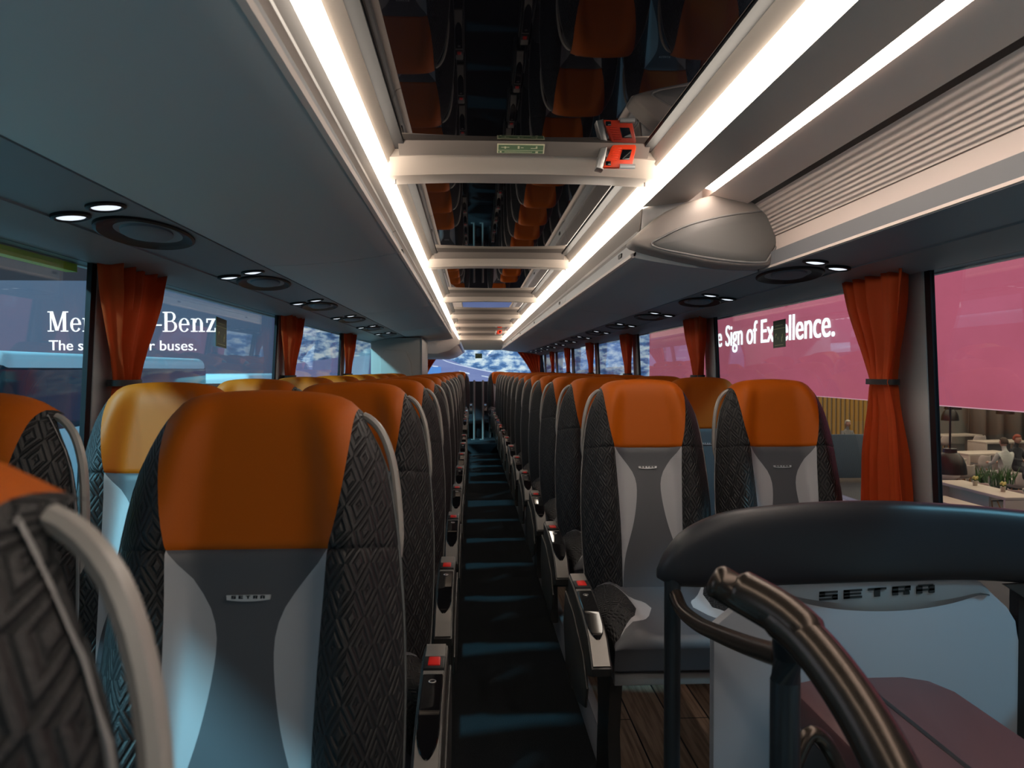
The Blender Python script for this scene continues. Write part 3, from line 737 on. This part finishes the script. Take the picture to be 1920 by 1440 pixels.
for i in range(4):
    y = 10.25+.82*i
    place_seat(-.335, y, 1, True, 'small distant aisle seat beyond the cabin left of the aisle, %s of four' % ORD[i], 'aisle seats left of the aisle')
for i in range(13):
    y = 2.63+.816*i
    place_seat(.585, y, -1, True, 'orange-topped aisle seat, %s row right of the aisle' % ORD[i], 'aisle seats right of the aisle')
    place_seat(1.045, y, -1, False, 'orange-topped window seat, %s row along the right-hand windows' % ORD[i], 'window seats on the right')
for x, a, lb in ((-.27, 1, 'left one of the two seats facing down the aisle in the last row'), (.50, -1, 'right one of the two seats facing down the aisle in the last row')):
    place_seat(x, 14.6, a, True, lb, 'seats of the last row', z=.155)

# ------------------------------------------------------------------ cabin (toilet) on the left
root = thing('toilet_cabin', 'beige walled cabin rising to the bins between left-hand seat rows', 'cabin', (-.8, 8.62, PODZ))
bm = bmesh.new(); box(bm, -.27, .26, -.42, .8, 0, 1.585, .02); finish('cabin_wall', bm, 'wcwall', root)
bm = bmesh.new(); prism(bm, [(-.16, .9), (.12, .9), (.16, 1.0), (.155, 1.30), (.10, 1.44), (-.12, 1.46), (-.17, 1.38)], -.432, -.415, axis='y', bev=.006); finish('moulded_panel', bm, 'wcwall', root, 60)
bm = bmesh.new(); box(bm, .257, .27, -.425, -.40, 0, 1.585, .003); finish('corner_trim', bm, 'shell', root)
for x, lb in ((.03, 'left one of two thin chrome poles at the far end of the aisle'), (.185, 'right one of two thin chrome poles at the far end of the aisle')):
    bm = bmesh.new(); tube(bm, [(0, 0, 0), (0, 0, 1.06)], .018, 12); tube(bm, [(-.03, 0, .0), (-.03, 0, .01)], .03, 12)
    o = finish('chrome_pole', bm, 'console', None, loc=(x, 13.8, .15)); tag(o, lb, 'pole')

# ------------------------------------------------------------------ partition, front right
root = thing('partition_screen', 'pale grey partition with black padded top and maker lettering, lower right', 'partition', (0, 1.62, PODZ))
Z = lambda z: z-PODZ
bm = bmesh.new()
pl = [(.515, .17), (.515, .84), (.62, .925), (.66, .934), (.90, .938), (1.093, .937), (1.165, .872), (1.184, .842), (1.190, .80), (1.190, .17)]
prism(bm, [(x, Z(z)) for x, z in pl], 0, .03, bev=.003); finish('panel', bm, 'panel', root)
bm = bmesh.new(); rows = []
for k in range(25):
    u = k/24; x = .655+.465*u; c = (1-(2*u-1)**2)**.6
    zt = .9335 if x < 1.093 else .937-(x-1.093)*.9
    rows.append([(x, -.002, Z(zt)), (x, -.0055, Z(zt-.012)), (x, -.0055, Z(zt-.010-.038*c)), (x, .001, Z(zt-.013-.055*c))])
sheet(bm, rows); finish('lettering_strip', bm, 'panelrec', root, 20)
bm = bmesh.new(); block_text(bm, 'SETRA', .742, Z(.896), .040, .0535, lambda x, z, d: (x, -.0058-d, z+(x-.742)*.055), .002, .68); finish('lettering', bm, 'black', root)
bm = bmesh.new(); box(bm, .517, .56, -.008, .0, Z(.36), Z(.378), .002); finish('latch', bm, 'panelrec', root)
# padded rail: lofted rounded section following a curved top
topc = [(.395, .965), (.415, 1.00), (.447, 1.040), (.50, 1.070), (.56, 1.088), (.66, 1.099), (.78, 1.106), (.90, 1.106), (1.0, 1.101), (1.12, 1.092), (1.30, 1.072), (1.395, 1.062)]
botc = [(.395, .945), (.415, .935), (.447, .928), (.55, .925), (.70, .928), (.90, .932), (1.1, .932), (1.395, .905)]
bm = bmesh.new(); rows = []
for k in range(61):
    x = .395+1.0*k/60; zt, zb_ = slerp(topc, x), slerp(botc, x); cz, hz = (zt+zb_)/2, (zt-zb_)/2
    e = min(1, math.sqrt(max(.02, 1-(max(0, .43-x)/.036)**2)))
    rows.append([(x, .012+.034*e*math.copysign(abs(math.cos(t))**.6, math.cos(t)), Z(cz+hz*math.copysign(abs(math.sin(t))**.75, math.sin(t)))) for t in [2*PI*j/28 for j in range(28)]])
V = sheet(bm, rows, close_u=True); cap(bm, V[0]); cap(bm, V[-1][::-1]); finish('padded_rail', bm, 'pad', root, 60)
bm = bmesh.new(); tube(bm, [(.425, .0, Z(.15)), (.425, .0, Z(.95))], .0175, 16); finish('upright', bm, 'post', root)
bm = bmesh.new(); box(bm, 1.19, 1.395, -.0, .03, Z(.17), Z(.91)); finish('side_filler', bm, 'rubber', root)
bm = bmesh.new(); prism(bm, [(1.15, Z(.925)), (1.30, Z(.93)), (1.30, Z(.86)), (1.215, Z(.885))], -.008, .0); finish('filler_plate', bm, 'legm', root)
# hand rail closer to the camera
root = thing('stair_handrail', 'thick bronze-black tubular handrail curving to the bottom right corner', 'handrail', (0, 0, 0))
path = [(.270, .86, 1.155), (.300, .845, 1.138), (.338, .79, 1.118), (.362, .73, 1.080), (.378, .675, 1.03), (.388, .635, .97), (.400, .60, .88), (.41, .58, .78), (.415, .57, .65)]
bm = bmesh.new(); P = spline(path, 8); rr = []
for i, p in enumerate(P):
    rr.append(.0195 if i < 14 else .0225+.004*min(1, (i-14)/30))
rr[0] = .012; rr[1] = .0165
tube(bm, P, rr, 20); finish('rail_tube', bm, 'tube', root, 60)
bm = bmesh.new(); Q = [p+Vector((.0, .004, .006)) for p in P[7:20]]; tube(bm, Q, [.017]+[.0228]*(len(Q)-2)+[.017], 20); finish('rail_joint', bm, 'tube', root, 50)
bm = bmesh.new(); tube(bm, [(.373, .90, .0), (.373, .90, 1.02), (.370, .885, 1.06), (.350, .84, 1.11)], .0175, 16); finish('post', bm, 'post', root)
bm = bmesh.new(); tube(bm, spline([(.428, 1.61, .915), (.427, 1.55, .900), (.422, 1.42, .915), (.412, 1.27, .948), (.398, 1.1, .99), (.378, .92, 1.04)], 6), .0145, 14); finish('cross_tube', bm, 'tube', root, 60)
bm = bmesh.new(); tube(bm, spline([(.39, .92, .90), (.42, .93, .94), (.45, .92, .90), (.47, .86, .80), (.50, .80, .72)], 6), .010, 12); finish('bracket', bm, 'tube', root, 60)
# maroon folding lid
root = thing('folding_seat_box', 'maroon ribbed lid of a folded crew seat behind the handrail, bottom right', 'folding seat', (.75, 1.1, .55))
bm = bmesh.new()
ol = [(-.145, -.55), (-.145, .30), (-.12, .365), (-.07, .385), (.10, .385), (.145, .36), (.155, .30), (.155, -.55)]
prism(bm, ol, .17, .235, axis='z', bev=.012); finish('lid', bm, 'maroon', root, 40)
bm = bmesh.new(); prism(bm, [(x*.96, y*.97) for x, y in ol], -.40, .17, axis='z'); finish('seat_base', bm, 'black', root)
for x in (-.075, .002):
    bm = bmesh.new(); box(bm, x-.005, x+.005, -.54, .372, .2335, .2362, .001); finish('groove', bm, 'black', root)

# ------------------------------------------------------------------ small fittings
def hammer(x, y, z, label):
    root = thing('emergency_hatch_lever', label, 'emergency lever', (x, y, z)); root.scale = (1.35, 1.2, 1.3)
    bm = bmesh.new()
    prism(bm, [(-.035, -.030), (.030, -.030), (.040, .018), (.036, .034), (-.004, .034), (-.016, .018)], -.045, -.022, bev=.003)
    finish('red_frame', bm, 'lever', root)
    bm = bmesh.new(); prism(bm, [(.002, -.012), (.024, -.012), (.030, .012), (.008, .012)], -.0465, -.040, bev=.001); finish('opening', bm, 'gloss', root)
    bm = bmesh.new()
    for k in range(6): box(bm, -.022+k*.002, -.004+k*.002, -.0475, -.044, -.014+k*.0055, -.0115+k*.0055, .0008)
    finish('grip_ribs', bm, 'lever', root)
    bm = bmesh.new(); box(bm, -.030, -.018, -.0475, -.043, -.026, -.016, .001); finish('catch', bm, 'gloss', root)
    bm = bmesh.new(); prism(bm, [(-.050, -.030), (-.034, -.034), (-.024, .020), (-.040, .016)], -.040, .0, bev=.004); finish('clamp', bm, 'silver', root)
    bm = bmesh.new(); tube(bm, [(.002, -.047, -.028), (.036, -.047, -.028)], .006, 10); finish('pin', bm, 'badge', root)
    bm = bmesh.new(); box(bm, -.03, .03, -.03, .04, -.004, .012, .003); finish('bracket', bm, 'silver', root)
    return root
hammer(.445, 2.40, 2.046, 'red emergency roof-hatch lever at the right end of the nearest cross beam')
hammer(.44, 13.0, 2.03, 'tiny red emergency lever on a distant roof cross beam')
# label plate on the hatch frame
root = thing('hatch_label', 'green and cream rectangular pictogram label on the nearest hatch frame', 'label', (.147, 2.3558, 2.0655)); root.rotation_euler = (math.radians(58), 0, 0)
bm = bmesh.new(); box(bm, -.072, .072, -.004, -.001, -.020, .016, .001); finish('plate', bm, 'labelL', root)
bm = bmesh.new(); box(bm, -.068, .068, -.0048, -.0036, -.006, .0135); box(bm, -.068, .068, -.0048, -.0036, -.0175, -.0085); finish('green_field', bm, 'labelG', root)
bm = bmesh.new()
for x0, x1, z0, z1 in ((-.06, -.035, .004, .006), (-.05, -.045, .0, .008), (-.01, -.004, .0, .01), (.0, .008, .003, .005), (.03, .05, .001, .003), (.045, .05, .003, .010), (-.064, -.058, -.016, -.010), (-.05, .035, -.0138, -.0122), (.045, .053, -.016, -.010)):
    box(bm, x0, x1, -.0054, -.0044, z0, z1)
finish('pictogram', bm, 'labelL', root)
# emergency stickers on the glass
def sticker(label, x, y, z, rot, wd=.125, ht=.13):
    root = thing('exit_sticker', label, 'sticker', (x, y, z)); root.rotation_euler = rot
    bm = bmesh.new(); box(bm, -wd/2, wd/2, -.001, .001, -ht/2, ht/2); finish('backing', bm, 'stickerG', root)
    bm = bmesh.new(); box(bm, -wd/2, wd/2, -.002, -.001, ht*.18, ht*.205)
    for p in ((-.3, -.12, -.27, .0), (-.27, -.05, -.2, .02), (.2, -.3, .26, -.12), (.26, -.16, .3, -.02), (-.1, -.2, -.07, -.1), (-.35, -.42, .35, -.40), (-.3, .3, .3, .32)):
        box(bm, wd*p[0], wd*p[2], -.002, -.001, ht*p[1], ht*p[3])
    finish('pictogram', bm, 'stickerL', root)
sticker('small green emergency sticker on the left window beside the lettering', -1.089, 3.42, 1.552, (0, .055, PI/2), .14, .125)
sticker('small green emergency sticker on the right window over the lettering', 1.400, 3.47, 1.556, (0, -.022, -PI/2), .14, .125)
sticker('small green sticker in the middle of the rear window', .125, Y1+.012, 1.68, (0, 0, 0), .14, .10)
# yellow edge outside the first left window
bm = bmesh.new(); box(bm, -1.15, -1.12, Y0, 2.26, 1.668, 1.69); struct(finish('trim_window_edge_yellow', bm, 'yellow'))
bm = bmesh.new(); box(bm, -1.19, -1.16, 1.0, 2.0, 1.00, 1.13); tag(finish('yellow_sign', bm, 'yellow'), 'plain yellow-green plate outside the left window behind the near seat', 'sign')

# ------------------------------------------------------------------ the exhibition hall outside
GZ = -1.75
bm = bmesh.new(); box(bm, -45, 45, -12, 45, GZ-.1, GZ); struct(finish('floor_hall', bm, 'hall'))
root = thing('lettered_screen_wall', 'dusky blue display wall with white serif lettering beyond the left windows', 'display wall', (0, 22, 0))
bm = bmesh.new(); box(bm, -17, -5.6, 0, .3, GZ, 3.86); finish('screen_face', bm, 'ledblue', root)
bm = bmesh.new(); serif_text(bm, 'Mercedes-Benz', -11.70, 2.455, .555, lambda x, z, d: (-11.70+(x+11.70)*.897, -.01-d, z)); finish('headline_lettering', bm, 'ledwhite', root, 20)
font_mesh('slogan_lettering', 'The standard for buses.', .40, 'ledwhite', root, (-11.68, -.02, 1.94), (PI/2, 0, 0), 1.0, fit=3.99)
root = thing('landscape_screen', 'huge lit screen showing a mountain road behind the coach', 'screen', (0, 26, 0))
bm = bmesh.new(); box(bm, -6.6, 6.9, 0, .3, GZ, 5.2); finish('hills_picture', bm, 'hills', root)
def strip_mesh(pts, wd, mt, name, d=.02):
    bm = bmesh.new(); P = spline([(x, 0, z) for x, z in pts], 8); rows = []
    for i, p in enumerate(P):
        w2 = wd*(.4+.6*i/len(P)); rows.append([(p.x, -d, p.z-w2), (p.x, -d, p.z+w2), (p.x, -d+.01, p.z+w2), (p.x, -d+.01, p.z-w2)])
    sheet(bm, rows, close_u=True); finish(name, bm, mt, root)
rd = [(-3.2, 1.9), (-1.6, 1.98), (-.9, 1.85), (-.7, 1.72), (-.3, 1.55), (.6, 1.36), (1.6, 1.22), (3.2, 1.05), (6.9, .7), (6.9, GZ), (-6.6, GZ), (-6.6, 1.5), (-4.5, 1.8)]
bm = bmesh.new(); prism(bm, rd, -.012, -.002); finish('road_picture', bm, 'road', root)
strip_mesh([(-1.0, 1.92), (-1.05, 1.80), (-.85, 1.68), (-.3, 1.53), (.6, 1.34), (1.6, 1.20), (3.2, 1.03), (6.8, .68)], .022, 'roadline', 'verge_line')
for a in ([(-1.35, 1.53), (-1.15, 1.50)], [(-.45, 1.36), (-.1, 1.27)], [(.3, 1.20), (.85, 1.10)], [(1.5, .98), (2.2, .86)]): strip_mesh(a, .028, 'roadline', 'lane_dash')
bm = bmesh.new(); box(bm, -1.75, -1.05, -.03, -.005, .9, 1.50); finish('blue_board', bm, 'skyblue', root)
root = thing('lettered_red_wall', 'long lit red wall with white slogan lettering outside the right windows', 'display wall', (6.0, 0, 0))
bm = bmesh.new(); box(bm, 0, .3, 2.5, 28, .94, 6.2); finish('red_face', bm, 'ledred', root)
bm = bmesh.new(); box(bm, -.01, .01, 2.5, 28, .930, .940); finish('lower_edge', bm, 'ledpink', root)
font_mesh('slogan_lettering', 'Sign of Excellence.', .70, 'ledwhite', root, (-.02, 18.05, 1.955), (PI/2, 0, -PI/2), fit=5.5)
font_mesh('slogan_lettering', 'The', .70, 'ledwhite', root, (-.02, 19.55, 1.955), (PI/2, 0, -PI/2), fit=1.22)
# cafe beyond the red wall
bm = bmesh.new(); box(bm, 8, 45, 32, 32.2, GZ, 6.5); struct(finish('wall_cafe', bm, 'wallw'))
bm = bmesh.new(); box(bm, 6.6, 34, 7, 32, 5.0, 5.1); struct(finish('ceiling_cafe', bm, 'truss'))
root = thing('slatted_screen', 'amber vertical slat screen seen below the red wall', 'screen wall', (11.5, 28.0, GZ))
bm = bmesh.new()
for k in range(26): box(bm, k*.17-.4, k*.17-.30, -.05, .05, 0, 4.5)
finish('slats', bm, 'slat', root)
bm = bmesh.new(); rows = []
for z in (GZ, 5.0): rows.append([(20.9+.12*k, 31.6+.16*math.sin(k*.95)*(1+.3*math.sin(k*.31)), z) for k in range(110)])
sheet(bm, rows); o = finish('pleated_drape', bm, 'drape', None, 80); md = o.modifiers.new('thickness', 'SOLIDIFY'); md.thickness = .01
tag(o, 'pale pleated drape along the cafe back wall', 'drape')
def pendant(x, y, z, r, label, top=5.0):
    root = thing('pendant_lamp', label, 'lamp', (x, y, z)); bm = bmesh.new()
    lathe(bm, [(r, 0), (r*.99, r*.2), (r*.93, r*.6), (r*.78, r*1.0), (r*.55, r*1.28), (r*.42, r*1.36), (r*.40, r*1.62), (r*.1, r*1.66)], 0, 0, 28); finish('lamp_shade', bm, 'lampd', root, 50)
    bm = bmesh.new(); tube(bm, [(0, 0, r*1.6), (0, 0, top-z)], .02, 8); finish('cord', bm, 'black', root)
pendant(15.27, 24, -.22, .26, 'small black dome pendant lamp hanging just below the red wall')
pendant(15.75, 24.6, .10, .26, 'dark pendant lamp half hidden behind the red wall edge')
pendant(17.1, 24, -.02, .26, 'black pendant lamp at the right edge under the red wall')
pendant(9.55, 15.0, -.68, .31, 'big black dome pendant lamp, lowest and closest of the cafe lamps', 5.0)
def table(x, y, rz, wd, dp, h, label, panel=False):
    root = thing('cafe_table', label, 'table', (x, y, GZ), rz); bm = bmesh.new(); box(bm, -wd/2, wd/2, -dp/2, dp/2, h-.06, h, .008); finish('tabletop', bm, 'wood2', root)
    for sx in (-1, 1):
        bm = bmesh.new(); box(bm, sx*wd/2-(.06 if sx > 0 else 0), sx*wd/2+(0 if sx > 0 else .06), -dp/2, dp/2, 0, h-.06, .005); finish('leg', bm, 'wood2', root)
    if panel:
        bm = bmesh.new(); box(bm, -wd/2+.06, wd*.1, -.02, .02, .1, h-.06); finish('modesty_panel', bm, 'wood2', root)
table(10.1, 14.8, math.radians(-91), 2.25, .62, .80, 'long white table with flower pots, nearest the coach window', True)
table(8.75, 13.6, math.radians(-91), 1.3, .45, .75, 'low white bench table cut off by the padded rail')
for x, y, wd, lb in ((17.7, 28.0, 2.4, 'long white cafe table furthest back under the drape'), (17.9, 25.4, 1.8, 'white cafe table behind the two seated people'), (12.75, 20.6, 1.2, 'white cafe table just right of the big pendant lamp'), (14.9, 21.9, 1.6, 'white cafe table in front of the person in white')):
    table(x, y, .15, wd, .8, .74, lb)
def cafe_chair(x, y, rz, label):
    root = thing('cafe_chair', label, 'chair', (x, y, GZ), rz); bm = bmesh.new(); rows = []
    for v, (yy_, zz, ww) in enumerate(((-.20, .46, .20), (-.15, .44, .22), (0, .43, .23), (.14, .45, .24), (.19, .56, .24), (.22, .70, .22), (.24, .80, .18))):
        rows.append([(ww*u, yy_-(.09*u*u if v > 3 else 0), zz+(.10*u*u if 0 < v < 5 else .03*u*u)) for u in (-1, -.75, -.4, 0, .4, .75, 1)])
    sheet(bm, rows); o = finish('seat_shell', bm, 'chairw', root, 80); md = o.modifiers.new('t', 'SOLIDIFY'); md.thickness = .012; md2 = o.modifiers.new('s', 'SUBSURF'); md2.levels = 1; md2.render_levels = 1
    for sx in (-1, 1):
        for sy in (-1, 1):
            bm = bmesh.new(); tube(bm, [(.1*sx, .08*sy, .44), (.22*sx, .20*sy, 0)], .014, 8); finish('leg', bm, 'woodleg', root)
    return root
cc = [(12.2, 18.6, 3.3, 'white shell chair just right of the big pendant lamp'), (11.55, 18.2, 2.9, 'white shell chair directly behind the big pendant lamp'), (16.9, 26.9, 3.3, 'white shell chair at the furthest table, left end'), (18.1, 26.8, 3.0, 'white shell chair at the furthest table, right end'),
      (14.0, 20.6, 3.4, 'white shell chair left of the person in white'), (12.45, 17.0, -2.9, 'white shell chair at the right edge before the person in black'), (10.75, 14.6, 1.7, 'white shell chair pushed under the flower-pot table'), (10.75, 15.5, 1.5, 'white shell chair at the far end of the flower-pot table')]
for c in cc: cafe_chair(*c)
def person(x, y, rz, label, shirt, hair):
    root = thing('person', label, 'person', (x, y, GZ), rz)
    me = bpy.data.meshes.new('body')
    J = [(0, 0, .55, .12), (0, .02, .75, .13), (0, .03, 1.0, .14), (0, .02, 1.10, .07), (0, -.01, 1.17, .052), (0, -.02, 1.25, .06), (0, -.02, 1.32, .06),
         (-.20, .02, 1.04, .065), (-.26, -.08, .80, .05), (-.16, -.30, .78, .035), (.20, .02, 1.04, .065), (.26, -.08, .80, .05), (.16, -.30, .78, .035),
         (-.10, -.05, .54, .08), (-.13, -.42, .52, .07), (-.13, -.40, .08, .045), (-.13, -.52, .04, .04), (.10, -.05, .54, .08), (.13, -.42, .52, .07), (.13, -.40, .08, .045), (.13, -.52, .04, .04)]
    E_ = [(0, 1), (1, 2), (2, 3), (3, 4), (4, 5), (5, 6), (2, 7), (7, 8), (8, 9), (2, 10), (10, 11), (11, 12), (0, 13), (13, 14), (14, 15), (15, 16), (0, 17), (17, 18), (18, 19), (19, 20)]
    me.from_pydata([j[:3] for j in J], E_, []); me.materials.append(M[shirt])
    o = bpy.data.objects.new('body', me); C.objects.link(o); o.parent = root
    sk = o.modifiers.new('skin', 'SKIN')
    if not me.skin_vertices: me.skin_vertices.new()
    for i, j in enumerate(J): me.skin_vertices[0].data[i].radius = (j[3], j[3])
    me.skin_vertices[0].data[0].use_root = True
    ss = o.modifiers.new('sub', 'SUBSURF'); ss.levels = 1; ss.render_levels = 2
    bm = bmesh.new(); bmesh.ops.create_uvsphere(bm, u_segments=20, v_segments=14, radius=.098)
    for v in bm.verts:
        x_, y_, z_ = v.co; k = 1-.22*max(0, -z_/.098)
        v.co = Vector((x_*.84*k, y_*k-.03, z_*1.22+1.31))
    tube(bm, [(0, -.115, 1.33), (0, -.140, 1.295), (0, -.118, 1.285)], [.008, .016, .008], 6)
    for sx in (-1, 1):
        tube(bm, [(sx*.078, -.01, 1.34), (sx*.090, -.005, 1.315), (sx*.080, -.01, 1.285)], .011, 6)
    finish('head', bm, 'skin', root, 80)
    bm = bmesh.new()
    for sx in (-1, 1):
        box(bm, sx*.032-.012, sx*.032+.012, -.128, -.115, 1.325, 1.335, .003)
    box(bm, -.022, .022, -.124, -.112, 1.262, 1.269, .002)
    finish('eyes_and_mouth', bm, 'hair', root)
    bm = bmesh.new(); bmesh.ops.create_uvsphere(bm, u_segments=20, v_segments=14, radius=.107)
    bmesh.ops.delete(bm, geom=[v for v in bm.verts if v.co.z < -.045 or (v.co.z < .045 and v.co.y < -.02)], context='VERTS')
    for v in bm.verts: v.co = Vector((v.co.x*.87, v.co.y-.022, v.co.z*1.15+1.325))
    o = finish('hair', bm, hair, root, 80); md = o.modifiers.new('t', 'SOLIDIFY'); md.thickness = .012; md.offset = 0
    bm = bmesh.new()      # hands with five fingers resting forward
    for sx in (-1, 1):
        hx = sx*.15
        tube(bm, [(hx+sx*.01, -.28, .785), (hx, -.36, .785)], [.03, .036], 8, flat=1.2)
        for q, ln in enumerate((.055, .065, .06, .045)):
            fx = hx+(q-1.5)*.019; tube(bm, [(fx, -.35, .787), (fx, -.35-ln*.6, .79), (fx, -.35-ln, .775)], .009, 6)
        tube(bm, [(hx-sx*.03, -.31, .785), (hx-sx*.055, -.34, .785), (hx-sx*.055, -.365, .778)], .010, 6)
    finish('hands', bm, 'skin', root, 80)
    return root
person(13.35, 18.75, 3.3, 'seated person in a white shirt with their back to the coach', 'shirt', 'hair')
person(14.35, 19.7, .4, 'red-haired seated person in dark clothes beside the white-shirted one', 'suit', 'hairr')
person(11.55, 19.0+.9, 2.6, 'dark-clothed person partly hidden behind the window pillar', 'suit', 'hair')
person(11.9, 15.75, 2.0, 'person in black at the right edge of the cafe', 'suit', 'hair')
person(12.8, 25.8, .3, 'distant grey-haired person before the amber slats', 'greyshirt', 'pot')
bm = bmesh.new(); P = []
for px_, py_, rz_, sn in ((13.35, 18.75, 3.3, 'stool under the white-shirted person'), (14.35, 19.7, .4, 'stool under the red-haired person'), (11.55, 19.9, 2.6, 'stool under the person by the window pillar'), (11.9, 15.75, 2.0, 'stool under the person in black'), (12.8, 25.8, .3, 'stool under the grey-haired person')):
    bm = bmesh.new(); lathe(bm, [(.20, 0), (.20, .02), (.03, .04), (.03, .36), (.19, .38), (.20, .41), (.18, .43)], 0, 0, 20)
    o = finish('round_stool', bm, 'chairw', None, loc=(px_, py_, GZ)); tag(o, 'pale '+sn, 'stool')
for x, y, lb in ((10.18, 15.15, 'small potted yellow flower at the far end of the flower-pot table'), (10.20, 14.35, 'small potted white flower towards the near end of the flower-pot table')):
    root = thing('potted_flower', lb, 'potted plant', (x, y, GZ+.80)); bm = bmesh.new(); lathe(bm, [(.04, 0), (.05, .10), (.043, .098)], 0, 0, 14); finish('pot', bm, 'pot', root)
    bm = bmesh.new()
    for k in range(9):
        t = k*.7; r = bmesh.ops.create_icosphere(bm, subdivisions=1, radius=.026)
        for v in r['verts']: v.co += Vector((.035*math.cos(t), .035*math.sin(t), .14+.016*(k % 3)))
    finish('blossom', bm, 'flower', root)
    bm = bmesh.new()
    for k in range(7):
        t = k*.9; tube(bm, [(0, 0, .08), (.02*math.cos(t), .02*math.sin(t), .12), (.065*math.cos(t), .065*math.sin(t), .13)], [.004, .012, .002], 5)
    finish('leaves', bm, 'leaf', root)
root = thing('green_planter', 'dark planter of upright leaves between the cafe chairs', 'plant', (12.6, 17.95, GZ)); bm = bmesh.new(); box(bm, -.55, .55, -.12, .12, 0, .35, .01); finish('trough', bm, 'black', root)
bm = bmesh.new()
for k in range(60):
    x = random.uniform(-.5, .5); y = random.uniform(-.08, .08); tube(bm, [(x, y, .33), (x+random.uniform(-.05, .05), y, .55), (x+random.uniform(-.14, .14), y+random.uniform(-.08, .08), random.uniform(.65, .85))], [.012, .02, .003], 5)
finish('leaves', bm, 'leaf', root)
root = thing('low_screen', 'low blue-grey dividing screen behind the nearest right-hand seat', 'screen', (11.2, 21.4, GZ))
bm = bmesh.new(); box(bm, -1.3, 1.0, -.04, .04, .08, 1.32, .02); finish('panel', bm, 'bluegrey', root)
for x in (-1.1, .8):
    bm = bmesh.new(); box(bm, x-.05, x+.05, -.2, .2, 0, .09, .01); finish('foot', bm, 'black', root)
# vehicles in the hall on the left
def coach(x0, x1, y0, y1, zt, label):
    root = thing('parked_coach', label, 'coach', ((x0+x1)/2, (y0+y1)/2, GZ)); hx, hy = (x1-x0)/2, (y1-y0)/2; H = zt-GZ
    bm = bmesh.new(); box(bm, -hx, hx, -hy, hy, .3, H, .16, 5); finish('body', bm, 'coach', root, 50)
    bm = bmesh.new(); box(bm, -hx-.01, hx+.01, -hy-.01, hy+.01, H-1.15, H-.16, .10, 4); finish('window_band', bm, 'coachglass', root, 50)
    for sx in (-1, 1):
        for sy in (-.6, .6):
            bm = bmesh.new(); tube(bm, [(sx*(hx-.2), hy*sy, .45), (sx*(hx+.01), hy*sy, .45)], .45, 20, up=(0, 0, 1)); finish('wheel', bm, 'rubber', root)
coach(-8.6, -5.9, 10.0, 17.5, 1.64, 'pale low vehicle roof shining beyond the nearest left window')
coach(-6.8, -5.15, 18.2, 21.4, 1.30, 'distant pale vehicle below the white serif lettering')
M['cy'] = mat('cyan_lamp', (.1, .1, .1), .4, emit=(.12, .6, .9), es=1.2)

root = thing('lighting_truss', 'dark lighting truss on two columns outside the nearest left window', 'truss', (-5.1, 9.3, GZ))
bm = bmesh.new()
for zz in (4.95, 5.20):
    for yy2 in (-.12, .12): tube(bm, [(-1.4, yy2, zz+.5), (1.0, yy2, zz+.5)], .03, 8)
for k in range(9):
    x0 = -1.4+k*.27; tube(bm, [(x0, -.12, 5.45), (x0+.25, .12, 5.70)], .015, 6)
finish('crossbar', bm, 'truss', root)
for sx in (-1.4, 1.0):
    bm = bmesh.new(); box(bm, sx-.03, sx+.03, -.03, .03, 0, 5.7, .01); finish('column', bm, 'truss', root)
bm = bmesh.new(); tube(bm, [(.20, 0, 5.47), (.20, 0, 4.70)], .015, 8); finish('drop_pipe', bm, 'truss', root)
bm = bmesh.new(); box(bm, .09, .31, -.08, .08, 4.45, 4.60, .02); lh = finish('lamp_housing', bm, 'black', root)
bm = bmesh.new(); box(bm, .11, .29, -.085, -.075, 4.465, 4.53, .004); box(bm, .14, .26, -.085, -.075, 4.66, 4.70, .004); finish('lamp_face', bm, 'cy', lh)
bm = bmesh.new(); tube(bm, [(.09, 0, 4.52), (.11, 0, 4.69), (.29, 0, 4.69), (.31, 0, 4.52)], .012, 8); finish('yoke', bm, 'truss', lh)
